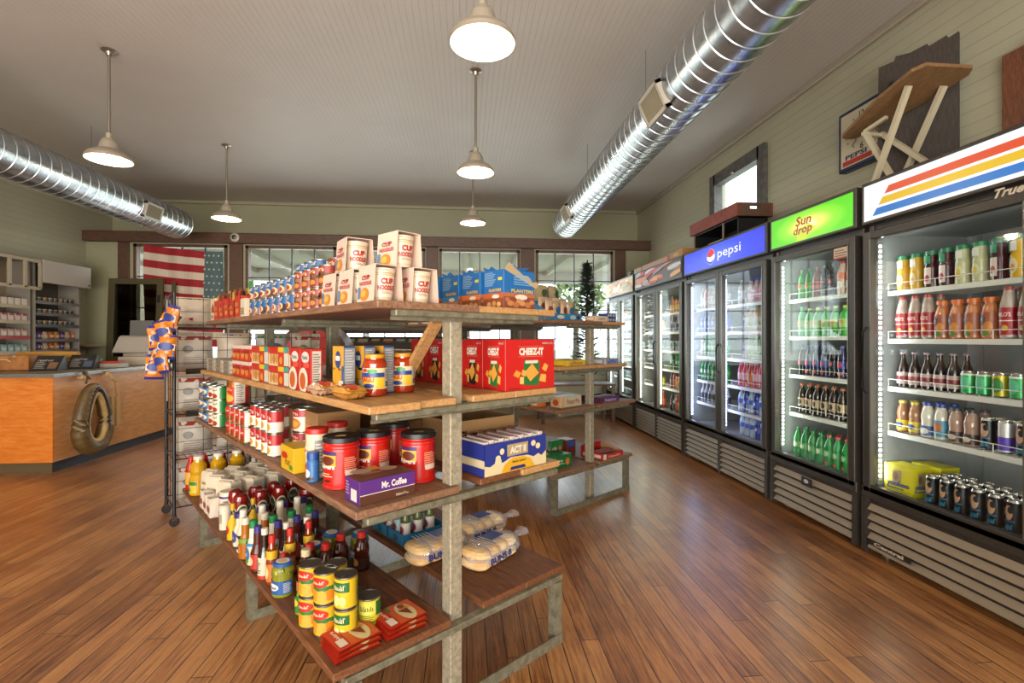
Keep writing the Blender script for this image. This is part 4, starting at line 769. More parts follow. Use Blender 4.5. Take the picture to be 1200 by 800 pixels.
pt('wcn', lidded('powder_canister', 'canister', .043, .155, can_prof, '#efe8da', .0435, .012, '#efe6d6', CAN2), -.375, 1.62, T4, 'white canister with a blue stripe beside the sugar bags')
pt('wc2', lidded('powder_canister', 'canister', .028, .12, can_prof, '#efe9dc', .029, .01, '#ded6c6', A(('r', -.8, .3, .8, .7, '#b8a890'),)), -.415, 1.50, T4, 'slim white canister at the edge before the first ketchup')
for c_ in range(4):
    for r_ in range(2):
        if c_ == 3 and r_ == 0: l_ = 1.28
        else: l_ = 1.42 + r_ * .1
        pt('ki', inverted('#8c1a12', '#e9e4d8', KETL), -.36 + c_ * .1, l_ + .01 * c_, T4, 'upside-down ketchup bottle, %s from the aisle in the %s row' % (NTH[c_], ('front', 'back')[r_]), 'ketchup bottles')
MUS = [(.8, 0), (1, .02), (1, .55), (.7, .66), (.4, .78), (.36, .82)]
for i, (s_, l_) in enumerate(((-.42, 1.32), (-.32, 1.34))): pt('mu', bottle('mustard_bottle', .15, .027, MUS, '#e4c01c', '#e8b41e', .011, .03, A(('e', 0, .35, .7, .14, '#c8301e'),), rough=.3), s_, l_, T4, ('yellow mustard bottle at the aisle edge', 'yellow mustard bottle one place in')[i], 'mustard bottles')
DR = [(.85, 0), (1, .03), (1, .5), (.8, .62), (.62, .72), (.6, 1.)]
def dressing(key, body, cap, lab, l_, ss, lb, H=.17, capR=.016, capH=.03, R=.029):
    for i, s_ in enumerate(ss): pt(key, bottle('dressing_bottle', H, R, DR, body, cap, capR, capH, lab), s_, l_ + .006 * i, T4, '%s %s from the aisle edge' % (NTH[i], lb), lb + 's', turn=.3 * ((i * 3) % 2))
dressing('mayo', '#efe8d4', '#3b2f86', A(('e', 0, .35, .9, .2, '#3a4aa0'), ('t', 'Mayo', 0, .35, 1, .1, '#f4f0e0')), 1.215, (-.41, -.31, -.21, -.11), 'blue-capped mayonnaise jar', .14, .027, .022, .034)
dressing('wd', '#e9e2cc', '#f0ece2', A(('r', -FULL, .12, FULL, .5, '#2f3f86'), ('e', .1, .32, .6, .14, '#e9e0c4', 2)), 1.125, (-.42, -.335, -.25, -.165), 'white-capped dressing bottle')
dressing('it', '#b5701c', '#ece6da', A(('r', -FULL, .5, FULL, .62, '#7aa83a'), ('e', 0, .3, .6, .15, '#c98a2c')), 1.045, (-.43, -.345), 'amber dressing bottle', .155)
dressing('rn', '#efead8', '#158a48', A(('r', -FULL, .52, FULL, .6, '#3a9ad0'), ('e', 0, .3, .75, .2, '#2b7ab8'), ('t', 'Ranch', 0, .31, 1, .09, '#f4f4ea'), ('e', .1, .12, .5, .06, '#6aa040', 3)), .955, (-.42, -.335, -.25, -.165), 'green-capped ranch bottle', .165, .018)
dressing('bq', '#5a2418', '#3a3490', A(('r', -FULL, .1, FULL, .48, '#c23a2c'), ('e', 0, .3, .6, .12, '#ead9b0', 2)), .87, (-.425, -.34, -.255, -.17), 'purple-capped barbecue bottle', .165)
dressing('ws', '#2b1a14', '#e9e5dc', A(('r', -FULL, .08, FULL, .5, '#ded6c2'), ('l', -1.2, .12, .8, .45, 6, '#6a5a4a'), ('r', -FULL, .0, FULL, .08, '#c2361e', 2)), .79, (-.42, -.33, -.24), 'white-capped brown sauce bottle', .18, .014, .026, .027)
HOTL = A(('r', -FULL, .62, FULL, .82, '#e0b82c'), ('r', -FULL, .08, FULL, .5, '#c87a2c'), ('e', 0, .3, .7, .16, '#e8d9a4', 2))
for i, (s_, l_) in enumerate(((-.415, .71), (-.335, .735), (-.245, .765))): pt('ht', bottle('hot_sauce_bottle', .17, .022, [(.95, 0), (1, .02), (1, .58), (.75, .66), (.7, .86), (.5, 1.)], '#8e3a14', '#cf2c20', .0135, .03, HOTL), s_, l_, T4, ('red-capped hot sauce bottle at the aisle edge', 'middle hot sauce bottle with yellow neck', 'inner hot sauce bottle with yellow neck')[i], 'hot sauce bottles')
for i, (s_, l_) in enumerate(((-.375, .69),)): pt('ht2', bottle('hot_sauce_bottle', .1, .017, [(.95, 0), (1, .02), (1, .7), (.6, .85), (.5, 1.)], '#a83a1c', '#cf2c20', .011, .02, HOTL), s_, l_, T4, 'short red-capped sauce bottle between the tall ones')
for s_, l_, lb in ((-.41, .59, 'pickle jar with blue lid at the aisle edge'), (-.255, .675, 'second pickle jar with blue lid from the aisle'), (-.15, .745, 'third pickle jar with blue lid from the aisle'), (-.055, .66, 'innermost pickle jar, blue lid, green pickles showing')): pt('pk', pickle_jar, s_, l_, T4, lb, 'pickle jars', 'side', .4)
BEAR = A(('r', -FULL, .1, FULL, .42, '#3a2014'), ('e', 0, .28, .7, .12, '#c88a3a', 2), ('e', -.6, .7, .25, .06, '#d8c8a8'), ('e', .7, .72, .2, .05, '#d8c8a8'))
for s_, l_, lb in ((-.345, .52, 'cream-capped dark syrup bottle beside the edge pickle jar'),): pt('sy', bottle('syrup_bottle', .155, .033, JUICE, '#3a1e10', '#e0d2b0', .018, .026, BEAR), s_, l_, T4, lb)
for i, (s_, l_) in enumerate(((-.25, .56), (-.165, .61), (-.085, .575), (-.30, .60))): pt('hs', bottle('syrup_bottle', .14, .032, JUICE, '#4a1c14', '#cf2c20', .018, .026, BEAR), s_, l_, T4, ('red-capped dark syrup bottle nearest the aisle', 'red-capped dark syrup bottle in the middle', 'red-capped dark syrup bottle closest to the inner pickle jar', 'red-capped dark syrup bottle behind the cream-capped one')[i], 'syrup bottles')
for i, (s_, l_) in enumerate(((-.335, .44), (-.24, .47), (-.32, .36))): pt('jl', lidded('jelly_jar', 'jar', .032, .095, JARP, '#4a2450', .029, .012, '#5a3a9a', A(('r', -1.5, .2, 1.5, .6, '#d8cbe0'), ('t', 'Grape', 0, .4, 1, .14, '#4a2a80')), rough=.12, capart=lambda c, fl, R: c.ell(fl, 0, 0, R * .6, R * .5, M('#cfc6e0', .5))), s_, l_, T4, ('purple-lidded jelly jar behind the green bottle', 'purple-lidded jelly jar further in', 'purple-lidded jelly jar next to the fruit cans')[i], 'jelly jars')
pt('gj', bottle('juice_bottle', .115, .026, DR, '#8aa02c', '#d02c20', .016, .028, A(('r', -FULL, .1, FULL, .6, '#2f8a3c'), ('e', 0, .4, .6, .12, '#e8c83a', 2))), -.40, .40, T4, 'green-labelled bottle with a red cap at the aisle edge')
for i, (s_, l_, kk, art, nm) in enumerate(((-.405, .31, 'fr', FRUIT, 'peach'), (-.335, .255, 'fr', FRUIT, 'peach'), (-.385, .225, 'fr2', FRUIT, 'peach'), (-.345, .15, 'cn', CORN, 'pear'))):
    for j in range(2): pt(kk + 'x', can(.0375, .107, '#e0bd28', art, 28), s_, l_, T4 + j * .108, ('%s can in the yellow double stack %s' % (('lower', 'upper')[j], ('farthest from the shelf end', 'standing one place in', 'just behind the pear cans', 'at the near end, pears on the label')[i])), 'yellow fruit cans', 'side', .75)
pt('cn2', can(.0375, .107, '#d8cf3a', CORN2, 28), -.255, .16, T4, 'single corn can beside the pear can stack', 'corn cans', 'side', .9)
for i, (s_, l_) in enumerate(((-.26, .26), (-.265, .35))): pt('cn3', can(.0375, .085, '#6a7a3a', CORN2, 28), s_, l_, T4, ('short metal-topped can behind the single corn can', 'short metal-topped can deepest in the corner')[i], 'short vegetable cans')
TACO = B(('r', -.48, .02, .48, .98, '#d84424', 1), ('r', -.46, .04, .46, .70, '#e0642c', 2), ('e', -.05, .36, .42, .2, '#e8d8a4', 3), ('p', [(-.3, .3), (.05, .28), (.02, .52)], '#8a3a1c', 5), ('p', [(.02, .2), (.34, .28), (.04, .5)], '#e2a63c', 5), ('e', .2, .36, .12, .08, '#9a4a24', 5), ('t', 'Chili', .1, .84, .5, .09, '#f8ece0', .05), ('r', .16, .62, .42, .7, '#3f8a34', 4), ('r', -.4, .74, -.1, .92, '#f0e4d8', 4))
for i in range(6):
    st = i % 3; e = i // 3
    pt('tc', bagf('seasoning_packet', 'packet', .135, .155, .008, M('#d02a1e', .3), 2, 6, 6, wr=.001, art=TACO, lie=True), -.355 + .175 * e + .004 * st, .09 + .006 * st - .004 * e, T4 + st * .0125, '%s chili seasoning packet of the pile %s' % (('lowest', 'middle', 'topmost')[st], ('at the outer corner', 'nearer the post')[e]), 'chili seasoning packets', 'end', PI / 2 + .04 * st - .03)
# --- bottom boards, far side
GW = B(('r', -.5, .0, .0, 1, '#d8d8b8'), ('r', -.4, .2, -.08, .75, '#3a8aa0', 2), ('l', .06, .1, .44, .9, 5, '#5a7a20'))
pt('gw', boxy('food_carton', 'carton', .12, .1, .15, '#8aa83a', '#6f9a2c', GW, GW), .27, 1.02, T4, 'green and white carton behind the blue trays', None, 'side', .0)
for i, l_ in enumerate((.89, .725)):
    pt('bt', tray('bottle_tray', .155, .25, .055, '#2c8ac0', B(('e', 0, .5, .14, .3, '#1f5a7c'), ('l', -.3, .05, .3, .3, 2, '#1f5a7c')), B(('e', 0, .5, .1, .3, '#1f5a7c'),), .055), .29, l_, T4, ('blue cardboard tray of drink bottles, farther one', 'blue cardboard tray of drink bottles beside the bread')[i], 'blue bottle trays')
    for j in range(6): pt('gt%d' % (j % 2), bottle('drink_bottle', .16, .024, SODA, ('#5a6a2c', '#7a8a90')[j % 2], '#d8d8d0', .012, .014, A(('r', -FULL, .2, FULL, .62, ('#e0d8d8', '#b0d0e0')[j % 2]), ('e', 0, .4, .7, .12, '#8a3a4a', 2))), .20 + .07 * (j // 2), l_ - .035 + .07 * (j % 2), T4 + .004, 'drink bottle in the %s blue tray, %s along, %s' % (('farther', 'nearer')[i], NTH[j // 2], ('far side', 'near side')[j % 2]), 'bottles in blue trays')
def bread():
    o = bpy.data.objects.new('bread_bag', None); COL.objects.link(o); o['category'] = 'bread'
    b = MB(); bm = speckled('bun_crust', '#cf9a5c', '#e0b880', '#f0dcb4', .6, 0, 9, .05) if 'bun' not in _P else _P['bun']; _P['bun'] = bm
    for r in range(2):
        for c_ in range(4): b.lathe([(0, 0), (.8, .003), (1, .012), (1, .024), (.85, .034), (.5, .041), (0, .043)] and [(k * .048, z) for k, z in ((.3, 0), (.85, .002), (1, .012), (.98, .024), (.8, .035), (.45, .042), (0, .044))], bm, 14, (-.095 + c_ * .062, 0, r * .044 + .003), sq=.15)
    b.v = [(x * 1.0, y * 1.55, z) for x, y, z in b.v]; b.build('buns', o)
    f = MB(); mb_ = M_FILM; R = random.Random(2); pr = []
    for i in range(15):
        t = i / 14; x = -.15 + .42 * t; k = (min(1, t * 7) ** .5) if t < .15 else (1 if t < .68 else max(.12, 1 - (t - .68) * 7)) if t < .8 else .12 + (t - .8) * 1.6
        pr.append([(x, (.083 * k + R.uniform(-.003, .003)) * math.cos(2 * PI * j / 14), .047 + (.05 * k + R.uniform(-.003, .003)) * math.sin(2 * PI * j / 14)) for j in range(14)])
    for i in range(14): f.add(pr[i] + pr[i + 1], [(j, 14 + j, 14 + (j + 1) % 14, (j + 1) % 14) for j in range(14)], mb_, True)
    f.build('wrapper', o); g = MB()
    cv = Flat((0, -.0885, .02), (1, 0, 0), (0, .15, 1)); g.text(cv, 'BUNS 8', -.02, .02, .15, .028, M('#26429c', .4), 1, .05)
    tp = Flat((0, 0, .1), (1, 0, 0), (0, 1, 0)); g.rect(tp, -.02, -.03, .07, .04, M('#2a4ab0', .4), 1)
    for k in range(5): g.rect(tp, -.1 + .018 * k, -.055, -.093 + .018 * k, .05, M('#eef0f6', .4), 1)
    g.build('print', o)
    return o
for s_, l_, z, tn, lb in ((.43, .27, 0, .2, 'bagged buns with twisted end lying at the near end of the lower board'), (.27, .47, 0, .02, 'bagged buns half hidden by the steel post'), (.56, .52, 0, .05, 'bagged buns behind the front bag, next to the blue tray')): pt('br', bread, s_ - .04, l_, T4 + z, lb, 'bagged buns', 'end', tn)

# ---------------- goods on the second display shelf (local: s across from its middle, l away) ----------------
def p2(key, fn, s_, l_, z, lab, grp=None, face='end', turn=0.): return put(key, fn, H2(s_, l_, z + .0006), {'side': RZ_SIDE, 'end': RZ_END}[face] + turn, lab, grp)
U1, U2, U3, U4 = 1.475, 1.117, .791, .319
p2('t1', tray('display_tray', .36, .22, .05, '#2f8ac8', B(('e', -.2, .5, .12, .3, '#e0dcd0'), ('e', .2, .5, .1, .35, '#b0d8f0'), ('e', .38, .5, .06, .3, '#4a2a20')), None, .16), -.28, .17, U1, 'blue slanted display tray of snack pouches on the top board')
for i in range(8): p2('sn%d' % (i % 2), bagf('snack_pouch', 'pouch', .085, .15, .035, M(('#d8c0a0', '#b9a488')[i % 2], .3), i, 6, 6, wr=.006, art=B(('e', 0, .5, .3, .2, ('#8a3c24', '#3a6a9c')[i % 2]),)), -.42 + .083 * (i % 4), .12 + .08 * (i // 4), U1 + .004 + .03 * (i // 4), '%s cream snack pouch, %s row of the blue slanted tray' % (NTH[i % 4], ('front', 'back')[i // 4]), 'snack pouches', 'end', .1 * (i % 3 - 1))
TB = B(('t', 'ALMOND', .0, .5, .5, .3, '#4a3a30', .03),)
p2('wb', boxy('snack_carton', 'carton', .17, .11, .045, '#e6dccb', '#e2d4c0', TB, B(('r', -.4, .15, .4, .85, '#d05a3c'), ('r', -.34, .25, .34, .75, '#efe6d8', 2))), .12, .08, U1, 'low white and red carton beside the blue packs')
for j in range(2):
    for i in range(2): p2('bk', boxy('battery_pack', 'pack', .06, .1, .036, '#1f3a78', '#274a90', B(('e', -.25, .5, .15, .3, '#d8dce6'), ('e', .25, .5, .15, .3, '#d8dce6'))), .25 + .065 * i, .09, U1 + .037 * j, '%s blue pack at the end of the top board, %s' % (('first', 'last')[i], ('lower', 'upper')[j]), 'small blue packs')
for i in range(9): p2('bo%d' % (i % 3), boxy('snack_carton', 'carton', .15, .12, .045 + .02 * (i % 3), '#c8bca4', ('#e0c8a0', '#c8a078', '#8fa0b8')[i % 3], B(('r', -.4, .2, .4, .8, ('#b04a3c', '#e0d060', '#e8e4dc')[i % 3]),)), (-.5 if i < 5 else -.3), .42 + .17 * (i % 5), U1, '%s low snack carton behind the blue tray, %s row' % (NTH[i % 5], ('outer', 'inner')[i // 5]), 'low snack cartons')
for i in range(2): p2('bf%d' % i, bagf('burlap_bag', 'bag', .15, .17, .1, M('#b3a680', .8), 5 + i, 8, 8, wr=.006, art=B(('e', 0, .55, .25, .2, '#3f5a3a'),)), -.02 + .15 * i, .60, U1 + .171, ('cream bag with green mark standing behind the snack pouches', 'cream bag with green mark closer to the window tree')[i], 'cream bags', 'end', .3 * i)
p2('bfs', boxy('wooden_box', 'box', .34, .16, .17, '#7a4a30', '#7c4c30'), .05, .60, U1, 'brown box the two cream bags stand on')
TR = lambda c, t, c2: B(('t', t, .05, .5, .6, .5, c2, .04), ('r', -.5, 0, -.35, 1, c, 1))
def trayset(key, lab, s_, l_, z, w_, d_, col, txt, tcol, side, bc, grp, bh=.05):
    p2(key, tray('candy_tray', w_, d_, .045, col, TR(side, txt, tcol), B(('r', -.4, .2, .4, .8, side),), bh), s_, l_, z, lab)
    n = int((w_ - .01) / .037); rows = int((d_ - .01) / .125)
    for i in range(n):
        for j in range(max(1, rows)):
            p2(key + 'b', bar_pack(*bc), s_ - w_ / 2 + .024 + i * .037, l_ + (j - (max(1, rows) - 1) / 2) * .13, z + .03, '%s bar pack, row %s, in the %s' % (NTH[i], ('one', 'two')[j], grp), 'bars in the ' + grp, 'end', .06 * ((i * 3) % 3 - 1))
trayset('ty', 'yellow candy tray on the second board of the smaller shelf', -.21, .13, U2, .24, .2, '#e6c01e', 'Butter', '#3a2a8a', '#f0d040', ('#8a3028', '#d8b83a'), 'yellow candy tray')
trayset('tb', 'pale blue tray at the end of the second board by the post', .23, .1, U2, .2, .18, '#8c9ad0', 'N', '#2a4aa8', '#d8d4c8', ('#c9c4b8', '#8a94c0'), 'pale blue tray')
p2('pn', boxy('pie_carton', 'carton', .25, .11, .085, '#c2cbb0', '#c9ceb2', B(('t', 'Pecan Pie', .08, .5, .62, .5, '#c8786a', .03), ('r', -.5, .0, -.34, 1, '#e0b48a', 2)), B(('r', -.45, .1, .45, .9, '#e0b08a'), ('e', 0, .45, .28, .3, '#a8582c'))), -.21, .13, U3, 'pale green pecan pie carton on the third board', None, 'end')
for i in range(6): p2('sx%d' % (i % 3), boxy('snack_carton', 'carton', .09, .09, .06, '#d8cfc0', ('#d8742c', '#2ca09a', '#c83c30')[i % 3], B(('r', -.35, .2, .35, .8, '#f0e4d4'),)), -.39, .27 + i * .13, U3, '%s small bright carton along the edge behind the pecan pie carton' % NTH[i], 'small bright cartons', 'side')
trayset('tp', 'dark purple candy tray beside the pecan pie carton and post', -.02 - .02, .32, U3, .2, .2, '#342a6a', 'M&M', '#e8e4dc', '#5a2a20', ('#6a4030', '#3a2c60'), 'dark purple candy tray')
trayset('tq', 'brown and purple candy tray at the end of the third board', .25, .14, U3, .28, .2, '#4c2c74', 'Twist', '#d8cce8', '#6a2c20', ('#7a3c28', '#4c3a80'), 'brown and purple candy tray')
GC = B(('t', 'Oat', -.2, .62, .36, .2, '#f0ecd8', .04), ('t', 'Honey', -.15, .38, .4, .14, '#f0ecd8', .02), ('e', .24, .46, .14, .3, '#a8642c'), ('e', .24, .56, .12, .1, '#c88a4a', 3), ('e', .24, .34, .12, .1, '#c88a4a', 4))
p2('gr', boxy('granola_carton', 'carton', .2, .12, .1, '#2c8a50', '#14703a', GC, GC), -.30, .14, U4, 'green oat bar carton at the near end of the lowest board')
p2('gr2', boxy('granola_carton', 'carton', .15, .03, .17, '#2c7a44', '#14703a', GC, GC), -.17, .28, U4 + .0, 'upright green oat bar carton lid standing behind')
for i in range(4): p2('gr3', bagf('granola_bar', 'bar', .05, .13, .02, M('#86b04a', .35), 3, 5, 6, art=B(('r', -.4, .3, .4, .6, '#d8e0b0'),), lie=True), -.34 + .05 * i, .30 + .03 * (i % 2), U4 + .012 * i, '%s green wrapped oat bar lying behind the green carton' % NTH[i], 'oat bars', 'end', .4 * i)
for i in range(5): p2('lb%d' % (i % 3), boxy('snack_carton', 'carton', .16, .14, .07 + .02 * (i % 2), '#c8b8b0', ('#b02a28', '#8a2c3c', '#d8d4dc')[i % 3], B(('r', -.3, .3, .3, .7, '#e8d8c8'),)), -.38 + .18 * (i % 2), .55 + .17 * i, U4, '%s reddish or white carton further along the lowest board' % NTH[i], 'lowest board cartons')
trayset('tr', 'red candy tray at the near end of the lowest board', .26, .13, U4, .28, .24, '#b81c20', 'Skills', '#f0d0c0', '#e8dcd4', ('#c8484c', '#b02028'), 'red candy tray', .09)
p2('ts', boxy('snack_carton', 'carton', .12, .12, .12, '#c8a078', '#7c2c24', B(('r', -.4, .5, .4, .9, '#2c5ab0'),)), .02 + .1, .42, U4, 'small brown carton with a blue top behind the post')
for i in range(7): p2('ff%d' % (i % 3), bagf('snack_bag', 'bag', .15, .17, .07, M(('#3c3a34', '#9a9a90', '#4c4a3a')[i % 3], .3), i, 7, 7, wr=.006, art=B(('e', 0, .5, .3, .2, ('#c8c4b0', '#5a6a4a', '#b0a880')[i % 3]),)), -.32 + (.0 if i < 4 else .45), .75 + .25 * (i % 4), U3 - .0, '%s dark snack bag standing on the third board, %s side' % (NTH[i % 4], ('inner', 'cooler')[i // 4]), 'dark snack bags')

# ---------------- wire rack of pet food at the end of the shelf ----------------
t = thing('wire_rack', 'black wire rack on casters holding white pet food bags', 'rack', G(-.47, 2.72, 0), GA)
RW, RD, RZ = 1.12, .36, (.13, .47, .79, 1.10, 1.41)
for x in (0, RW):
    for y in (0, RD):
        MB().tube([(x, y, .06), (x, y, 1.66)], .012, M_BLACK, 8).build('post', t)
        cst = MB().lathe([(.0, -.012), (.028, -.012), (.032, -.006), (.032, .006), (.028, .012), (0, .012)], M('#1a1a1c', .6), 16, (x, y, .033), ax='y').box((x, y, .06), (.03, .03, .03), M_CHROME); cst.build('caster', t)
for z in RZ:
    b = MB()
    for y in (0, RD): b.tube([(0, y, z), (RW, y, z)], .005, M_BLACK, 5)
    for x in (0, RW): b.tube([(x, 0, z), (x, RD, z)], .005, M_BLACK, 5)
    for k in range(1, 28): b.bar((k * RW / 28, 0, z), (k * RW / 28, RD, z), .003, .003, M_BLACK)
    b.build('wire_shelf', t)
b = MB()
for k in range(17): z = .13 + k * .093; b.bar((0, -.008, z), (RW, -.008, z), .0035, .0035, M_BLACK)
for k in range(8): x = .02 + k * .155; b.bar((x, -.01, .13), (x, -.01, 1.63), .0035, .0035, M_BLACK)
b.build('wire_grid', t); b = MB()
for k in range(17): z = .13 + k * .093; b.bar((-.008, 0, z), (-.008, RD, z), .0035, .0035, M_BLACK)
for k in range(3): y = .1 + k * .09; b.bar((-.01, y, .13), (-.01, y, 1.63), .0035, .0035, M_BLACK)
b.build('wire_grid', t)
SNM = ('bottom', 'second', 'third', 'fourth', 'top')
PETS = [B(('r', -.4, .8, .4, .9, '#a03028'), ('e', -.2, .55, .12, .1, '#8a8a84'), ('l', -.3, .1, .3, .35, 4, '#a8a49c')), B(('r', -.2, .05, -.08, .95, '#2c3c9c'), ('r', -.2, .05, -.08, .3, '#c8242c', 2), ('r', .1, .05, .14, .95, '#1c1c30', 2)), B(('e', 0, .5, .25, .2, '#5a6a8a'), ('r', -.45, .86, .45, .93, '#3f8a3c'))]
for zi, z in enumerate(RZ):
    hb = (.29, .27, .27, .27, .225)[zi]
    for k in range(4):
        v = (k + zi) % 3 if zi != 4 else (1 if k < 2 else 0); v = 0 if zi in (1, 2) and k < 2 else v
        put('pet%d%d' % (v, zi == 4), bagf('pet_food_bag', 'bag', .255, hb if zi == 4 else .27, .2, M(('#d5d2cb', '#d8cfc0', '#c3c6cc')[v], .45), v, 10, 10, wr=.007, art=PETS[v]), G(-.47 + .145 + k * .275, 2.72 + .17, z + .007), RZ_END, 'white pet food bag, %s from the open aisle on the %s rack shelf' % (NTH[k], SNM[zi]), 'pet food bags')
# strip of orange chip bags clipped to the rack corner
CH = B(('r', -.46, .36, .46, .62, '#e8e0d8'), ('e', 0, .5, .42, .16, '#2c3c98', 3), ('p', [(-.45, .2), (.45, .1), (.45, .3), (-.45, .38)], '#2e3a94', 2))
for i in range(8):
    c_ = i % 2; r = i // 2; tl = (.25, -.3, .12, -.15)[r] + .2 * c_
    o = put('chip', bagf('chip_bag', 'bag', .11, .17, .06, M('#e08a1c', .28), 3, 8, 9, wr=.006, art=CH, mend=M('#3a3a9c', .3)), G(-.515 - .045 * c_ - .012 * r, 2.59 + .045 * c_, 1.395 - .10 * r - .04 * c_), RZ_END - .7 + .9 * c_ + .3 * (r % 3 - 1), '%s orange chip bag down the clip strip, %s side' % (NTH[r], ('rack', 'counter')[c_]), 'hanging chip bags'); o.rotation_euler.y = tl
t = thing('clip_strip', 'grey clip strip hanging from the rack corner behind the chip bags', 'strip', G(-.52, 2.66, 0), GA)
MB().lo(-.004, -.0, .9, .004, .003, 1.6, M('#9a9890')).build('strip', t); MB().tube([(0, 0, 1.6), (.02, .03, 1.64), (.05, .06, 1.63)], .003, M_CHROME, 5).build('hook', t)
# ---------------- drink coolers along the right wall ----------------
CX0 = 2.44
def cooler(label, y0, W, doors, zs, signfn, slats, handle=(), door_z=(.45, 1.93), inner='#9aa2a8', led='#dfeaff', hinge=False, depth=.72, shell=None):
    t = thing('drink_cooler', label, 'cooler', (CX0, y0, 0), -PI / 2); body = shell or M_COOL; mi = M(inner, .5)
    b = MB(); k = .035
    b.lo(0, .05, .03, k, depth, 2.03, body, .004); b.lo(W - k, .05, .03, W, depth, 2.03, body, .004); b.lo(k, depth - .03, .03, W - k, depth, 2.03, body); b.lo(k, .06, .37, W - k, depth - .03, .40, body); b.lo(k, .06, 1.98, W - k, depth - .03, 2.03, body)
    b.lo(k, .2, .03, W - k, depth - .03, .06, body); b.build('cabinet', t)
    b = MB(); b.lo(k, depth - .045, .40, W - k, depth - .03, 1.98, mi); b.lo(k, .07, .40, k + .008, depth - .045, 1.98, mi); b.lo(W - k - .008, .07, .40, W - k, depth - .045, 1.98, mi)
    b.lo(k, .07, .40, W - k, depth - .045, .412, mi); b.lo(k, .07, 1.965, W - k, depth - .045, 1.98, mi)
    for x in [k + .1 + i * (W - .2 - 2 * k) / 4 for i in range(5)]: b.lo(x - .008, depth - .052, .42, x + .008, depth - .045, 1.95, M('#a9adae', .4, .5))
    b.build('liner', t)
    # grille of louvres
    b = MB(); b.lo(0, .03, .04, W, .06, .40, body, .004); b.lo(0, 0, .36, W, .04, .43, body, .004); b.lo(0, .0, .03, .035, .035, .36, body); b.lo(W - .035, 0, .03, W, .035, .36, body)
    nb, gaps = slats
    for g in range(gaps):
        a = .045 + g * (W - .09) / gaps + (.02 if g else 0); c = .045 + (g + 1) * (W - .09) / gaps - (.02 if g < gaps - 1 else 0)
        if g: b.lo(a - .04, 0, .03, a, .035, .36, body)
        for i in range(nb):
            z = .06 + i * .29 / nb; h = .29 / nb * .52
            b.prism([(0.0, z), (.006, z - .004), (.03, z + h), (.024, z + h + .004)], lambda u, v, d: Vector((d, u, v)), a, c, M_SLAT)
    b.build('grille', t)
    for x in (.06, W - .06): MB().lathe([(.025, 0), (.025, .008), (.012, .012), (.012, .03)], M('#9a9a98', .4, .5), 12, (x, .12, 0)).build('foot', t)
    # header light box
    h = MB(); h.lo(0, .0, 2.03, W, .5, 2.285, body, .004); f = h.build('header', t); s_ = MB(); cv = Flat((.022, -.001, 2.048), (1, 0, 0), (0, 0, 1), .0008); signfn(s_, cv, W - .044, .215); s_.build('sign_face', f)
    # doors
    mg = .012; dw = (W - .02) / doors
    for d in range(doors):
        x0 = .01 + d * dw + .003; x1 = .01 + (d + 1) * dw - .003; fb = .05; z0, z1 = door_z[0] - .055, door_z[1] + .055; b = MB()
        b.lo(x0, 0, z0, x0 + fb, .045, z1, body, .004); b.lo(x1 - fb, 0, z0, x1, .045, z1, body, .004); b.lo(x0 + fb, 0, z0, x1 - fb, .045, z0 + fb, body, .004); b.lo(x0 + fb, 0, z1 - fb, x1 - fb, .045, z1, body, .004)
        for q in ((x0 + fb, z0 + fb, x0 + fb + .008, z1 - fb), (x1 - fb - .008, z0 + fb, x1 - fb, z1 - fb)): b.lo(q[0], -.003, q[1], q[2], .04, q[3], M('#8d8f8c', .3, .8))
        dr = b.build('door', t); g = MB(); g.lo(x0 + fb, .016, z0 + fb, x1 - fb, .020, z1 - fb, M_GLASS); g.build('glass', dr)
        for hd in handle:
            if hd[0] == d: MB().tube([(hd[1], -.008, hd[2]), (hd[1], -.035, hd[2] + .03), (hd[1], -.035, hd[3] - .03), (hd[1], -.008, hd[3])], .009, M('#2a2c30', .3, .3), 8).build('handle', dr)
    # shelves: lip, wires, front rail
    mw = M('#e6eaea', .4)
    for z in zs:
        b = MB(); x0, x1 = k + .015, W - k - .015
        b.lo(x0, .13, z - .028, x1, .137, z, mw); b.bar((x0, .135, z + .045), (x1, .135, z + .045), .004, .004, mw); b.bar((x0, depth - .07, z - .004), (x1, depth - .07, z - .004), .006, .006, mw)
        n = int((x1 - x0) / .033)
        for i in range(n + 1): x = x0 + (x1 - x0) * i / n; b.bar((x, .137, z - .003), (x, depth - .06, z - .003), .0035, .0035, mw)
        for i in range(doors * 3 + 1): x = x0 + .002 + (x1 - x0 - .004) * i / (doors * 3); b.bar((x, .135, z), (x, .135, z + .045), .0035, .0035, mw)
        for x in (x0, (x0 + x1) / 2, x1): b.bar((x, .137, z - .008), (x, depth - .06, z - .008), .005, .005, mw)
        b.build('shelf', t)
    # light bars behind the door posts: strip lamps that shine into the cabinet
    xs = [k + .02] + [.01 + d * dw for d in range(1, doors)] + [W - k - .02]
    for x in xs:
        b = MB(); b.lo(x - .013, .05, .47, x + .013, .078, 1.93, M('#c9cdd2', .3, .4))
        for i in range(46): z = .49 + i * .031; b.lo(x - .006, .078, z, x + .006, .082, z + .016, M(led, .3, 0, 20. if led == '#b4c6ff' else 9.)); b.lo(x + .013, .058, z, x + .016, .072, z + .016, M(led, .3, 0, 20. if led == '#b4c6ff' else 9.))
        b.build('light_bar', t)
        for sx in ((1,) if x < .1 else (-1,) if x > W - .1 else (-1, 1)):
            l = area_light('light_bar_glow', (x + sx * .016, .075, 1.2), (0, 0, 0), 1.45, .02, COOLER_W / (2 if 0.1 < x < W - .1 else 1), lin(led)[:3], t)
            dirv = Vector((sx * .75, .66, 0)); l.rotation_euler = (dirv.to_track_quat('-Z', 'Y').to_matrix() @ Matrix.Rotation(PI / 2, 3, 'Z')).to_euler()
    return t
def E_(c, e=1.0): return M(c, .3, 0, e)
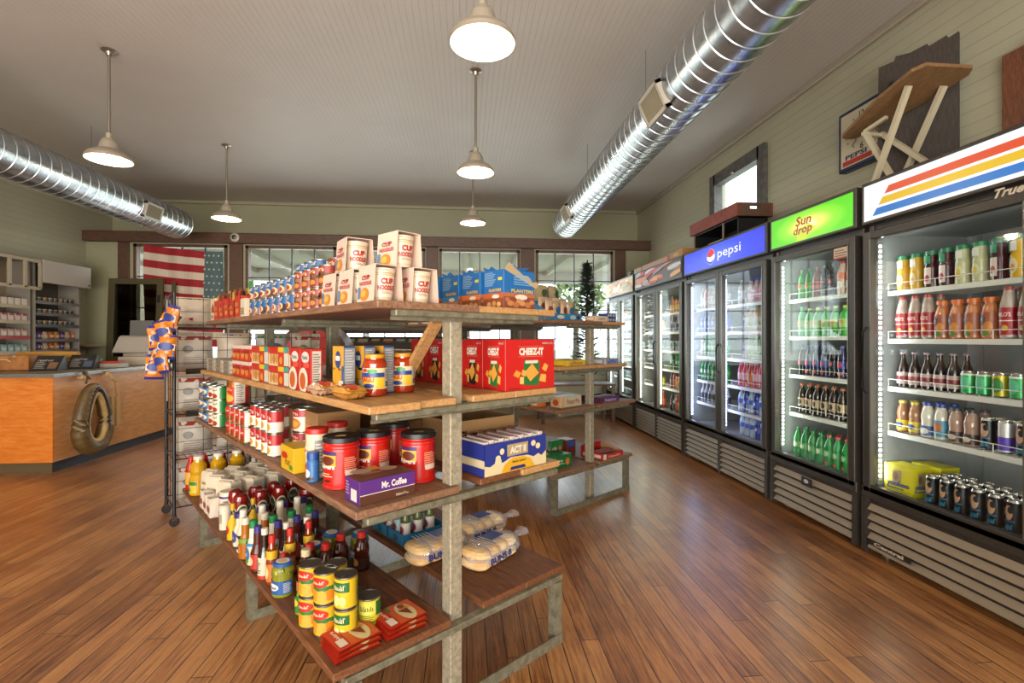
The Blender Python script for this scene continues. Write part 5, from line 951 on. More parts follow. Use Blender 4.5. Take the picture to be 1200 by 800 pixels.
def backlit(name, stops, center, scale, e):
    s = NT(name, .3); v = s.coord(scale, loc=tuple(-c * k for c, k in zip(center, scale))); g = s.n('ShaderNodeTexGradient', gradient_type='SPHERICAL'); s.l(v, g.inputs[0]); c = s.ramp(g.outputs[1], stops)
    s.base(c); s.l(c, s.b.inputs['Emission Color']); s.b.inputs['Emission Strength'].default_value = e; return s.m
def sign_true(b, c, W, H):
    b.rect(c, 0, 0, W, H, E_('#e9ecf4', .8), 1)
    for i, (col, v) in enumerate((('#e0532c', .62), ('#e8c020', .36), ('#1f7ad0', .10))):
        v0, v1 = v * H, (v + .19) * H; sl = .75; x0 = .05 + v0 * sl; x1 = .05 + v1 * sl
        b.poly(c, [(x0, v0), (W, v0 + .0), (W, v1), (x1, v1)], E_(col, .6), 3)
    for v in (.575, .32): b.rect(c, .05 + v * H * .8, v * H, W, (v + .02) * H, E_('#ffffff', .6), 2)
def sign_sun(b, c, W, H):
    b.rect(c, 0, 0, W, H, backlit('lime_burst_panel', [(.0, '#4fc01c'), (.35, '#7ed02a'), (.7, '#d8ec6a'), (1., '#f6f6d8')], (.44, 0, 2.155), (2.6, 1, 8.5), .6), 1)
    b.poly(c, [(.36 * W, .02 * H), (.47 * W, .02 * H), (.6 * W, .35 * H), (.5 * W, .55 * H), (.38 * W, .4 * H)], E_('#c8dc3c', .8), 2)
    b.text(c, 'Sun', .45 * W, .68 * H, .2 * W, .32 * H, E_('#b03018', .6), 4, .03, .15); b.text(c, 'drop', .44 * W, .34 * H, .24 * W, .36 * H, E_('#b03018', .6), 4, .03, .15)
def sign_pepsi(b, c, W, H):
    b.rect(c, 0, 0, W, H, backlit('blue_lit_panel', [(.0, '#1a2cb4'), (.5, '#2c3fd2'), (1., '#4f66ea')], (.75, 0, 2.155), (1.1, 1, 4), .9), 1)
    wt = E_('#f6f6fc', 1.0); x = .40 * W; y = .5 * H; r = .36 * H
    b.ell(c, x, y, r, r, wt, 2, 20); 
    arc = lambda a0, a1, n=12: [(x + r * .97 * math.cos(a0 + (a1 - a0) * i / n), y + r * .97 * math.sin(a0 + (a1 - a0) * i / n)) for i in range(n + 1)]
    top = arc(math.radians(5), math.radians(172)); mid = [(x - r * .97 + 2 * r * .97 * t, y + r * (.13 - .30 * math.sin(PI * t) + .1 * t * 2)) for t in [i / 10 for i in range(11)]]
    b.poly(c, top + mid[1:-1], E_('#d42030', .9), 3)
    bot = arc(math.radians(200), math.radians(338)); md = [(x + r * .9 - 1.8 * r * t, y - r * (.34 + .34 * math.sin(PI * t))) for t in [i / 10 for i in range(11)]]
    b.poly(c, bot + md[1:-1], E_('#2038b0', .9), 3)
    b.text(c, 'pepsi', .625 * W, .46 * H, .27 * W, .5 * H, wt, 3, .0)
def sign_food(cols_, seed):
    def f(b, c, W, H):
        R = random.Random(seed); b.rect(c, 0, 0, W, H, E_(cols_[0], .5), 1)
        for i in range(34):
            u = R.uniform(.0, .85) * W; v = R.uniform(.04, .8) * H; l = R.uniform(.1, .28) * W; l = min(l, W - u); h = R.uniform(.08, .22) * H; sl = R.uniform(-.1, .25)
            pts = [(u, v), (u + l * .5, v - .02 * H + l * sl * .4), (u + l, v + l * sl * .8), (u + l * .96, v + l * sl * .8 + h), (u + l * .4, v + h * 1.1 + l * sl * .4), (u - 0, v + h * .8)]
            b.poly(c, [(min(W, max(0, a)), min(H, max(0, q))) for a, q in pts], E_(cols_[1 + i % (len(cols_) - 1)], .4), 2 + i * .3)
    return f
ZS = (1.62, 1.33, 1.04, .77)
ct = cooler('large glass-door drink cooler with red, yellow and blue stripes on its header', 2.83, 1.9, 2, ZS, sign_true, (5, 1), handle=((0, .05, 1.0, 1.4),), led='#e6f0f4')
b = MB(); b.text(Flat((0, -.001, 2.0), (1, 0, 0), (0, 0, 1)), 'True', .835, 0, .125, .042, M('#d8d6d0', .3, .7), 2, .03, .4); b.build('name_plate', ct)
b = MB(); b.lo(.06, -.004, .085, .34, .004, .118, M('#1c1a18', .4)); b.text(Flat((0, -.005, 0), (1, 0, 0), (0, 0, 1)), 'Central', .2, .1015, .2, .022, M('#c9bfae', .4), 1, .04); b.build('name_plate', ct)
cs = cooler('single glass-door drink cooler with a lit lime green header', 3.75, .88, 1, (1.64, 1.35, 1.05, .75), sign_sun, (5, 1), handle=(), led='#e4f4ec')
b = MB(); b.lo(.38, -.006, .27, .48, .002, .33, M('#1c1c1c', .4)); b.ell(Flat((.43, -.006, .3), (1, 0, 0), (0, 0, 1)), 0, .004, .024, .014, M('#cfd2d4', .4), 1); b.build('badge', cs)
b = MB(); b.lo(.68, .008, 1.86, .81, .0145, 1.93, M('#d9c9b8', .5)); b.lines(Flat((.745, .0075, 1.86), (1, 0, 0), (0, 0, 1)), -.055, .01, .055, .06, 3, M('#8a6a58', .5), 1); b.rect(Flat((.745, .0075, 1.86), (1, 0, 0), (0, 0, 1)), -.06, -.0, .06, .008, M('#c83028', .5), 1); b.build('door_sticker', cs)
cp = cooler('double glass-door drink cooler with a lit blue header beside the green one', 5.33, 1.54, 2, (1.66, 1.40, 1.14, .88, .64), sign_pepsi, (6, 2), handle=((1, .785, 1.0, 1.28),), led='#b4c6ff', shell=speckled('dark_blue_cooler', '#171a2e', '#1e2238', '#262a40', .35, .3, 60, .03) if False else None)
c3 = cooler('double glass-door cooler with hot dog pictures on its header', 6.95, 1.58, 2, (1.66, 1.42, 1.18, .94, .70), sign_food(('#3a2a24', '#d8cfc6', '#e07a34', '#c8202c', '#8c8a8c', '#e8a050', '#b8b0ac', '#d02830'), 4), (7, 2), handle=((1, .8, 1.0, 1.3),), led='#f4f6e4')
c4 = cooler('farthest glass-door cooler with red and yellow food pictures on its header', 8.42, 1.40, 2, (1.70, 1.50, 1.30, 1.10, .90, .70), sign_food(('#c8a03c', '#e8b83a', '#d83a24', '#f0e2c0', '#8a8c34', '#e07a2c'), 9), (7, 1), handle=(), led='#e8f4ee')
# ---- drinks
def bot(H, R, prof, col, cap, art, capR=.013, capH=.014, **k): return bottle(k.pop('name', 'drink_bottle'), H, R, prof, col, cap, capR, capH, art, n=14, **k)
def dcan(R, H, body, art): 
    def f():
        m = M(body, .3, .3); mm = M('#c4c7ca', .25, .9)
        b = MB().lathe([(R * .8, 0, mm), (R, .008, m), (R, H - .012, mm), (R * .86, H - .002, mm), (R * .86, H, mm), (R * .8, H - .004, mm), (0, H - .004, mm)], m, 14); art(b, Cyl(R), R, H); return mk('drink_can', 'can', ('body', b))
    return f
SQ = [(.92, 0), (1, .02), (1, .6), (.85, .74), (.82, .95), (.82, 1.)]
DK = {
 'orange': bot(.185, .034, SQ, '#e3b424', '#168a5c', A(('e', 0, .32, .6, .2, '#ece0b0'), ('e', 0, .28, .3, .09, '#e8901c', 3), ('r', -.5, .7, .5, .95, '#e9f0ea', 1)), .029, .022),
 'berry': bot(.185, .034, SQ, '#4a1420', '#168a5c', A(('r', -.55, .1, .55, .6, '#e6dcd8'), ('e', 0, .28, .35, .1, '#b82838', 3), ('r', -.5, .72, .5, .95, '#2a9a70', 1)), .029, .022),
 'lemon': bot(.185, .034, SQ, '#c9cfa8', '#168a5c', A(('e', 0, .32, .55, .2, '#dfe0b8'), ('e', 0, .32, .3, .1, '#e0c030', 3), ('r', -.5, .72, .5, .95, '#e9f0ea', 1)), .029, .022),
 'milo': bot(.235, .034, JUICE, '#b9aaa4', '#c43a30', A(('r', -FULL, .08, FULL, .64, '#b01824'), ('r', -FULL, .36, FULL, .38, '#f0e8e0', 2), ('t', "MILO'S", 0, .5, 1.5, .09, '#f4eee6'), ('e', .1, .22, .35, .06, '#e0b82c')), .018, .018),
 'splash': bot(.19, .036, JUICE, '#c87a4c', '#e0701c', A(('r', -FULL, .1, FULL, .7, '#a85a3a'), ('e', -.5, .5, .45, .16, '#1c1c20', 2), ('t', 'V', -.5, .5, .3, .1, '#f0f0f0'), ('e', .3, .3, .5, .16, '#d88a3a', 2), ('e', 0, .14, .5, .06, '#4c8a3a', 3)), .027, .02),
 'root': bot(.2, .03, BEER, '#2c1610', '#b08a9a', A(('r', -FULL, .1, FULL, .45, '#c8b4b4'), ('r', -FULL, .2, FULL, .34, '#8a2434', 2)), .014, .008),
 'greencan': dcan(.033, .12, '#28b060', A(('e', 0, .5, .8, .3, '#5cc8a0'), ('r', -FULL, .82, FULL, .9, '#e0f0e4'))),
 'tallgreen': dcan(.033, .12, '#c8c02c', A(('e', 0, .5, .8, .3, '#3a8a3c'),)),
 'frappe': bot(.175, .031, JUICE, '#a87a5c', '#e0cc5c', A(('r', -FULL, .08, FULL, .42, '#e4cc20'), ('e', 0, .25, .7, .09, '#2c4aa0', 2)), .02, .014),
 'milk': bot(.18, .033, JUICE, '#e9e9e4', '#2a44b0', A(('r', -FULL, .06, FULL, .36, '#3a5ab0'), ('e', 0, .2, .7, .1, '#e9f0f4', 2)), .022, .018),
 'milk2': bot(.18, .033, JUICE, '#e0dcd4', '#2a44b0', A(('r', -FULL, .1, FULL, .6, '#4aa0d0'), ('e', 0, .4, .7, .14, '#c87a4c', 2)), .022, .018),
 'mocha': bot(.175, .034, JUICE, '#b49488', '#3a3a40', A(('r', -FULL, .06, FULL, .36, '#4a3028'), ('e', 0, .2, .6, .08, '#e0d0c0', 2)), .022, .012),
 'energy': dcan(.029, .16, '#181c24', A(('p' if 0 else 'e', 0, .62, .6, .22, '#c89a7c'), ('e', .3, .7, .4, .1, '#181c24', 3), ('t', 'VENOM', 0, .2, 1.4, .16, '#38a8e0', .05), ('r', -.8, .35, .8, .4, '#2c6a9c', 2))),
 'energyp': dcan(.029, .16, '#e4e4ec', A(('r', -FULL, .1, FULL, .5, '#5a3ac0'),)),
 'lime': bot(.215, .032, SODA, '#2f9a34', '#2f9a34', A(('r', -FULL, .34, FULL, .56, '#5cb23c'), ('e', 0, .45, .6, .08, '#d8442c', 2))),
 'lime2': bot(.2, .037, SODA, '#3aa83c', '#d8d830', A(('r', -FULL, .3, FULL, .6, '#9cc87c'), ('e', 0, .5, .5, .07, '#d88a2c', 2)), .016),
 'cream': bot(.215, .032, SODA, '#7a3420', '#b8302c', A(('r', -FULL, .3, FULL, .56, '#b03a2c'),)),
 'dark': bot(.215, .032, SODA, '#1e1418', '#2a2a30', A(('r', -FULL, .32, FULL, .56, '#2a2c40'), ('e', 0, .45, .5, .07, '#c83a3c', 2))),
 'pinkm': bot(.215, .034, JUICE, '#d9bcb0', '#c8302c', A(('r', -FULL, .5, FULL, .7, '#e07a5c'), ('r', -.6, .2, .6, .42, '#f0ece8', 1)), .02, .018),
 'grape': bot(.215, .032, SODA, '#2c2850', '#5a5aa8', A(('r', -FULL, .32, FULL, .56, '#23409a'), ('e', 0, .45, .6, .08, '#d8304c', 2), ('e', 0, .14, .55, .06, '#e84c34', 2)), .015),
 'rootcap': bot(.215, .032, SODA, '#2a160e', '#c86a34', A(('r', -FULL, .28, FULL, .56, '#c8b090'), ('e', 0, .42, .6, .1, '#3a2418', 2)), .015),
 'fanta': bot(.215, .032, SODA, '#e0762c', '#2c50b0', A(('r', -FULL, .34, FULL, .56, '#e08a2c'), ('e', 0, .45, .6, .08, '#2c50b0', 2)), .015),
 'green7': bot(.215, .032, SODA, '#158a3c', '#158a4c', A(('r', -FULL, .34, FULL, .56, '#4cb050'), ('e', 0, .45, .6, .08, '#e9efe0', 2))),
 'greenr': bot(.215, .032, SODA, '#10903c', '#d8483c', A(('r', -FULL, .34, FULL, .56, '#1c9a44'), ('e', 0, .45, .6, .08, '#bce0b8', 2), ('e', 0, .14, .45, .06, '#e8503c', 2)), .015),
 'proteinb': bot(.2, .033, JUICE, '#c8aab0', '#2c44b4', A(('r', -FULL, .1, FULL, .5, '#c87a9c'), ('r', -FULL, .3, FULL, .4, '#ead8e0', 2)), .022, .02),
 'teag': bot(.215, .032, JUICE, '#a88a5c', '#3a8a6c', A(('r', -FULL, .1, FULL, .6, '#b8b08a'), ('e', 0, .3, .6, .12, '#5a8a4c', 2)), .02, .016),
 'teab': bot(.215, .033, SODA, '#8a7a6c', '#a0a8b8', A(('r', -FULL, .25, FULL, .6, '#c8ccd8'), ('e', 0, .42, .5, .08, '#4c5a9c', 2))),
 'sport': bot(.215, .034, JUICE, '#7a9a5c', '#e0603c', A(('r', -FULL, .3, FULL, .6, '#b8c8a8'),), .02, .018),
 'sportr': bot(.215, .034, JUICE, '#c02c3c', '#e0503c', A(('r', -FULL, .3, FULL, .6, '#e0b0b8'),), .02, .018),
 'sportb': bot(.215, .034, JUICE, '#3a7ad0', '#e0703c', A(('r', -FULL, .3, FULL, .6, '#b0cce8'),), .02, .018),
 'water': bot(.205, .032, SODA, '#a8bcd8', '#2c50c0', A(('r', -FULL, .4, FULL, .6, '#2c54c4'),)),
 'bluebt': bot(.215, .032, SODA, '#1c3490', '#2448c0', A(('r', -FULL, .3, FULL, .56, '#2850c8'), ('e', 0, .44, .4, .07, '#e8ecf8', 2))),
 'whitebt': bot(.2, .031, BEER, '#b8bcd0', '#d8dce8', A(('r', -FULL, .1, FULL, .5, '#3a3c50'),), .013, .01),
 'amber': bot(.2, .03, BEER, '#b8742c', '#e0a040', A(('r', -FULL, .12, FULL, .48, '#e0a850'),), .013, .01),
 'redbt': bot(.21, .033, JUICE, '#a83c24', '#d88a3c', A(('r', -FULL, .2, FULL, .6, '#d8703c'),), .02, .016),
 'silverc': dcan(.032, .12, '#a8b4bc', A(('e', 0, .5, .7, .3, '#3c6a9c'),)), 'darkc': dcan(.032, .12, '#28343c', A(('e', 0, .5, .7, .3, '#5c8a74'),)),
 'orangec': dcan(.032, .16, '#e08a2c', A(('r', -FULL, .3, FULL, .6, '#e8c83c'),)), 'redc': dcan(.032, .12, '#c02c34', A(('e', 0, .5, .7, .3, '#e8d8d8'),)),
}
DN = {'orange': 'yellow orange-juice bottle', 'berry': 'dark berry juice bottle', 'lemon': 'pale lemonade bottle', 'milo': 'tall red-labelled tea bottle', 'splash': 'orange-capped vegetable juice bottle', 'root': 'brown glass root beer bottle', 'greencan': 'green can', 'tallgreen': 'yellow-green can', 'frappe': 'coffee drink bottle with yellow label', 'milk': 'white milk bottle with blue cap', 'milk2': 'blue-sleeved shake bottle', 'mocha': 'brown shake bottle', 'energy': 'black energy drink can', 'energyp': 'purple and white can',
      'lime': 'slim green soda bottle', 'lime2': 'yellow-capped green bottle', 'cream': 'red-brown soda bottle', 'dark': 'dark cola bottle', 'pinkm': 'pink-labelled bottle', 'grape': 'purple soda bottle', 'rootcap': 'brown soda bottle with orange cap', 'fanta': 'orange soda bottle', 'green7': 'green soda bottle', 'greenr': 'green bottle with red cap', 'proteinb': 'pink shake bottle with blue cap', 'teag': 'tea bottle with green cap', 'teab': 'grey-labelled tea bottle', 'sport': 'olive sport bottle', 'sportr': 'red sport bottle', 'sportb': 'blue sport bottle', 'water': 'water bottle', 'bluebt': 'deep blue bottle', 'whitebt': 'white bottle', 'amber': 'amber bottle', 'redbt': 'orange-red bottle', 'silverc': 'silver can', 'darkc': 'dark can', 'orangec': 'orange can', 'redc': 'red can'}
LV = ['bottom level', 'lowest shelf', 'second shelf', 'third shelf', 'fourth shelf', 'fifth shelf', 'sixth shelf']
def stock(cname, y0, z, level, row, x, dx, y=.185, rows=1, hs=1.0, base=.0015):
    cnt = {}
    for k in row:
        if k:
            for r in range(rows):
                c_ = cnt[k] = cnt.get(k, 0) + (1 if r == 0 else 0)
                q = ('%s %s, %s of the %s' % (NTH[c_ - 1], DN[k], LV[level], cname)) + (', back row' if r else '')
                o = put('d_' + k, DK[k], (CX0 + y + r * .075, y0 - x, z + base), -PI / 2 + .12 * (((c_ * 5 + r) % 3) - 1), q, DN[k] + 's')
        x += dx
    return x
CN = ('striped cooler', 'green cooler', 'blue cooler', 'hot dog cooler', 'farthest cooler')
for rw in (0, 1):
    pass
stock(CN[0], 2.83, ZS[0], 4, ['orange', 'orange', 'berry', 'berry', 'lemon', 'lemon', 'berry', 'orange', 'lemon', 'orange', 'berry', 'lemon', 'orange'], .105, .089, rows=2)
stock(CN[0], 2.83, ZS[1], 3, ['milo', 'milo', 'milo', 'splash', 'splash', 'splash', 'splash', 'milo', 'milo', 'splash', 'milo', 'splash', 'milo'], .10, .083, rows=2)
stock(CN[0], 2.83, ZS[2], 2, ['root', 'root', 'root', 'root', 'root', 'greencan', 'greencan', 'tallgreen', 'greencan', 'tallgreen', 'greencan', 'root', 'root', 'root'], .10, .078, rows=2)
stock(CN[0], 2.83, ZS[3], 1, ['frappe', 'frappe', 'milk', 'milk2', 'mocha', 'mocha', 'energy', 'energyp', 'energy', 'milk', 'milk', 'frappe', 'mocha'], .10, .081, rows=2)
for r in range(3): stock(CN[0] + ('', ', middle', ', deep')[r], 2.83, .412, 0, ['energy'] * 7, .34 + .0 * r, .082, y=.13 + r * .075)
YH = B(('r', -.5, 0, .5, 1, '#e4dc1c'), ('p', [(-.2, .35), (.12, .45), (.12, .85), (-.2, .8)], '#b8a088', 2), ('t', 'yoohoo', .0, .34, .8, .22, '#2c44a8', .05, .08), ('r', -.4, .18, .2, .22, '#3a50b0', 3), ('e', -.1, .62, .1, .14, '#8c6a54', 4))
for i, (x, y, lb) in enumerate(((.155, .16, 'yellow chocolate drink carton at the front of the striped cooler bottom'), (.165, .33, 'yellow chocolate drink carton behind the first one'))):
    o = put('yh', boxy('drink_carton', 'carton', .17, .13, .17, '#d8d018', '#e0d81c', YH, YH), (CX0 + y, 2.83 - x, .4135), -PI / 2 + .1, lb, 'yellow drink cartons')
stock(CN[1], 3.75, 1.64, 4, ['lime', 'lime', 'cream', 'dark', 'dark', 'pinkm', 'pinkm', 'pinkm'], .13, .083, rows=2)
stock(CN[1], 3.75, 1.35, 3, ['lime', 'lime2', 'lime2', 'lime2', 'lime2', 'lime2', 'lime2', 'lime2'], .13, .088, rows=1)
stock(CN[1], 3.75, 1.05, 2, ['dark', 'grape', 'grape', 'grape', 'dark', 'grape', 'grape', 'grape'], .13, .083, rows=2)
stock(CN[1], 3.75, .75, 1, ['rootcap'] * 7 + ['fanta'], .13, .083, rows=2)
stock(CN[1], 3.75, .412, 0, ['green7', 'green7', 'green7', 'green7', 'greenr', 'greenr', 'greenr', 'greenr'], .13, .083, rows=2, y=.15)
PX = (.10, .86)
for side, X0 in enumerate(PX):
    nm = CN[2] + (', far door', ', near door')[side]
    stock(nm, 5.33, 1.66, 5, (['teab', 'pinkm', 'teab', 'proteinb', 'teab', 'pinkm', 'teab', None] if side == 0 else ['teab', None, 'proteinb', 'proteinb', 'proteinb', 'proteinb', 'proteinb']), X0, .083)
    stock(nm, 5.33, 1.40, 4, (['bluebt'] * 7 if side == 0 else [None, 'teab', 'teag', 'teag', 'teag', 'teag', 'teag']), X0, .083)
    stock(nm, 5.33, 1.14, 3, (['teab', 'green7', 'green7', 'green7', 'green7', 'green7', 'green7'] if side == 0 else [None, 'teab', 'sport', 'sport', 'sport', 'sport', 'sport']), X0, .083)
    stock(nm, 5.33, .88, 2, (['green7'] * 7 if side == 0 else ['sportr', 'sportr', 'redbt', 'sportr', 'sportr', 'sportr', 'sportb']), X0, .083)
    stock(nm, 5.33, .64, 1, (['whitebt'] * 7 if side == 0 else ['water', 'bluebt', 'water', 'bluebt', 'water', 'sportb', 'water']), X0, .083)
    stock(nm, 5.33, .412, 0, ([] if side == 0 else ['water', 'water', 'water', 'bluebt', 'water', 'sportb', 'sportb']), X0, .083, y=.2)
R_ = random.Random(11)
C3 = [['green7', 'lime', 'green7', 'dark'], ['amber', 'orangec', 'amber', 'orangec'], ['darkc', 'silverc', 'whitebt', 'darkc'], ['greencan', 'darkc', 'greencan'], ['orangec', 'redc', 'orangec', 'tallgreen'], ['redbt', 'amber', 'redbt', 'redbt']]
C3R = [['amber', 'orangec', 'orangec', 'amber', 'orangec', 'orangec', 'amber'], ['whitebt', 'silverc', 'whitebt', 'silverc', 'dark', 'silverc', 'silverc'], ['silverc', 'darkc', 'silverc', 'whitebt', 'silverc', 'silverc', 'darkc'], ['green7', 'darkc', 'green7', 'greencan', 'darkc', 'green7', 'greencan'], ['grape', 'redbt', 'orangec', 'tallgreen', 'orangec', 'orangec', 'redc'], ['dark', 'whitebt', 'redbt', 'greencan', 'silverc', 'redbt', 'whitebt']]
for i, z in enumerate((1.66, 1.42, 1.18, .94, .70, .412)):
    stock(CN[3] + ', far door', 6.95, z, 5 - i, [None, None, None] + C3[i], .10, .083)
    stock(CN[3] + ', near door', 6.95, z, 5 - i, C3R[i], .90, .083)
KK = ['silverc', 'whitebt', 'darkc', 'green7', 'silverc', 'bluebt', 'redc', 'silverc', 'greencan']
for i, z in enumerate((1.70, 1.50, 1.30, 1.10, .90, .70, .412)):
    stock(CN[4], 8.42, z, 6 - i, [('silverc', 'darkc', 'greencan', 'silverc', 'redc')[R_.randrange(5)] if z > .8 or True else None for _ in range(13)], .12, .09)
# ---- things lying on top of the coolers and on the wall
TOP = 2.286
for i, (y, ln, c, h) in enumerate(((6.9, .3, '#c9a27c', .07), (6.28, .88, '#c99a80', .07), (5.6, .35, '#b98a4c', .09))):
    put('fb%d' % i, boxy('flat_carton', 'carton', ln, .35, h, c, c, B(('r', -.2, .3, .2, .7, '#d8c080'),) if i == 2 else None), (CX0 + .2, y, TOP), -PI / 2, ('flat brown carton on the far end of the hot dog cooler', 'long flat pinkish carton lying on the hot dog cooler', 'brown carton on the near end of the hot dog cooler')[i], 'cartons on the coolers')
put('gr_', bagf('plastic_bag', 'bag', .3, .14, .12, M('#4a5a50', .4), 5, 8, 8, wr=.012), (CX0 + .2, 7.6, TOP), -PI / 2, 'dark crumpled bag on top of the farthest cooler')
# crate on a black radio-like case on the blue cooler
t = thing('metal_case', 'black open-fronted metal case standing on the blue-headed cooler', 'case', (CX0 + .2, 5.02, TOP), -PI / 2)
b = MB(); L_, D_, H_ = .92, .3, .24
b.lo(-L_ / 2, 0, 0, L_ / 2, D_, .012, M_BLACK).lo(-L_ / 2, 0, H_ - .012, L_ / 2, D_, H_, M_BLACK).lo(-L_ / 2, 0, 0, -L_ / 2 + .012, D_, H_, M_BLACK).lo(L_ / 2 - .012, 0, 0, L_ / 2, D_, H_, M_BLACK).lo(-L_ / 2, D_ - .01, 0, L_ / 2, D_, H_, M('#101014', .5))
b.build('shell', t); b = MB(); mr_ = M('#8a8578', .4, .3)
b.lo(-L_ / 2, -.012, .04, L_ / 2, 0, .055, mr_).lo(.18, -.012, 0, .2, 0, H_, mr_).lo(-L_ / 2, -.012, 0, -L_ / 2 + .02, 0, H_, mr_).lo(-.1, -.02, .05, .2, -.0, .075, M('#c9c8c0', .4)); b.build('frame_bar', t)
mrd = speckled('faded_red_paint', '#5a2a20', '#7c3426', '#8c4434', .6, 0, 14, .1)
def crate():
    o = bpy.data.objects.new('wooden_crate', None); COL.objects.link(o); o['category'] = 'crate'; mw_ = M_DARKWOOD
    for sy in (-1, 1): MB().lo(-.5, sy * .18 - .008, 0, .5, sy * .18 + .008, .13, mrd, .002).build('side_board', o)
    for sx in (-1, 1): MB().lo(sx * .49 - .012, -.17, 0, sx * .49 + .012, -.05, .13, mw_, .002).lo(sx * .49 - .012, .05, 0, sx * .49 + .012, .17, .13, mw_, .002).lo(sx * .49 - .012, -.05, 0, sx * .49 + .012, .05, .07, mw_).lo(sx * .49 - .012, -.05, .1, sx * .49 + .012, .05, .13, mw_).build('end_board', o)
    MB().lo(-.48, -.17, .0, .48, .17, .01, mw_).build('bottom', o); return o
put('crate', crate, (CX0 + .36, 5.04, TOP + .245), -PI / 2, 'faded red wooden crate lying on the black metal case')
# wall clock
t = thing('wall_clock', 'square wall clock in a dark blue case with red band at the bottom', 'clock', (XR - .002, 3.68, 2.99), -PI / 2)
S_ = .25; b = MB(); nb_ = M('#1c2a5c', .35); b.lo(-S_, -.07, -S_, S_, 0, S_, nb_, .006); b.build('case', t)
cv = Flat((0, -.0705, 0), (1, 0, 0), (0, 0, 1)); b = MB(); b.rect(cv, -.22, -.22, .22, .22, M('#e6e2c8', .35), 1); ink = M('#1c1c24', .4)
for tx, u, v in (('12', 0, .165), ('3', .15, .03), ('6', 0, -.09), ('9', -.155, .03)): b.text(cv, tx, u, v - .0, .05 if len(tx) > 1 else .035, .055, ink, 2, .02)
for h in range(12):
    if h % 3: a = PI * h / 6; b.ell(cv, .165 * math.sin(a), .035 + .13 * math.cos(a), .006, .008, ink, 2, 6)
b.text(cv, 'PEPSI', -.06, -.145, .22, .04, M('#1c2a6c', .4), 2, .04); b.rect(cv, -.2, -.21, .1, -.17, M('#c8302c', .4), 2); b.ell(cv, .15, -.165, .035, .035, M('#e8e8e8', .4), 3, 14); b.poly(cv, [(.116, -.16), (.15, -.13), (.184, -.16), (.15, -.15)], M('#c8302c', .4), 4); b.poly(cv, [(.116, -.17), (.15, -.185), (.184, -.17), (.15, -.2)], M('#1c2a8c', .4), 4)
b.build('dial', t)
b = MB(); b.poly(cv, [(-.004, .03), (.004, .034), (-.10, .052), (-.10, .046)][::-1], ink, 6); b.poly(cv, [(-.003, .035), (-.10, -.065), (-.094, -.07), (.004, .031)][::-1], ink, 7); b.build('hand', t)
# dark plank standing on the cooler against the wall
t = thing('plank_panel', 'dark weathered wooden panel with hand slots propped against the wall', 'panel', (3.08, 3.10, TOP), math.radians(-55))
b = MB(); mdk = wood('weathered_dark_plank', [(.3, '#26201a'), (.6, '#3f352c'), (.8, '#52463a')], (8, 8, 1), .7)
pts = [(-.22, .0), (.22, 0), (.22, 1.05), (.17, 1.03), (.16, 1.05), (.07, 1.02), (.06, 1.04), (-.03, 1.02), (-.11, 1.03), (-.12, 1.0), (-.21, .99)]
b.prism(pts, lambda u, v, d: Vector((u, d + .0, v)), -.0175, .0175, mdk); b.build('board', t)
MB().lo(-.15, -.022, .72, -.125, -.017, .86, M_BLACK).build('hand_slot', t)
# old wooden ironing board on the cooler
t = thing('ironing_board', 'old wooden ironing board on white folding legs, above the striped header', 'ironing board', (CX0, 0, TOP))
# board outline in a slanted plane: tip down at the far end
mib = wood('worn_ironing_wood', [(.3, '#6a4a2c'), (.6, '#8c6842'), (.8, '#a07c50')], (6, 1, 6), .5)
C0 = Vector((.42, 3.44, .55)); C1 = Vector((.42, 2.66, .66)); ax_ = (C1 - C0); Lb = ax_.length; ax_.normalize(); sd = Vector((1, 0, .0)); up_ = sd.cross(ax_).normalized(); up_ = up_ if up_.z > 0 else -up_
out = []
for i in range(9): a = PI / 2 + PI * i / 8; out.append((.05 * math.cos(a) + .04, .07 * math.sin(a)))
out += [(.45, -.17), (Lb - .06, -.19), (Lb, -.15), (Lb, .15), (Lb - .06, .19), (.45, .17)]
b = MB(); b.prism(out, lambda u, v, d: C0 + ax_ * u + sd * v + up_ * d, 0, .022, mib); b.build('top', t)
mwh = M('#d8d4bc', .5)
b = MB(); b.bar((.31, 2.82, .625), (.31, 3.12, .02), .03, .03, mwh).bar((.53, 2.80, .625), (.53, 3.16, .02), .03, .03, mwh).bar((.30, 3.09, .05), (.54, 3.13, .05), .022, .022, mwh); b.build('leg_frame', t)
b = MB(); b.bar((.345, 3.2, .50), (.345, 2.93, .02), .03, .03, mwh).bar((.495, 3.22, .50), (.495, 2.72, .02), .03, .03, mwh).bar((.33, 3.2, .485), (.51, 3.22, .485), .024, .024, mwh).bar((.345, 3.2, .50), (.345, 3.02, .52), .022, .022, mwh); b.build('leg_frame', t)

# ---------------- sales counter and what stands on and behind it ----------------
t = thing('sales_counter', 'plywood-fronted sales counter with a metal-edged top and dark kick board', 'counter', (-4.07, 5.23, 0)); D = .62
MB().lo(-2.03, 0, .11, 0, .02, .95, M_PLY).build('front_panel', t)
MB().lo(-.02, .02, .11, 0, 2.3, .95, M_PLY2).build('side_panel', t)
MB().lo(-2.03, .035, 0, -.035, .05, .11, M('#6a5a3a', .6)).lo(-.05, .05, 0, -.035, 2.3, .11, M('#3a414c', .6)).build('kick_board', t)
b = MB(); b.prism([(-2.03, -.03), (.03, -.03), (.03, 2.33), (-.62, 2.33), (-.62, .6), (-2.03, .6)], lambda u, v, d: Vector((u, v, d)), .955, .985, M('#8e8478', .4)); b.build('worktop', t)
b = MB(); b.lo(-2.03, -.036, .95, .036, -.03, .987, M('#a8acb0', .25, .8)).lo(.03, -.03, .95, .036, 2.33, .987, M('#a8acb0', .25, .8)); b.build('metal_edge', t)
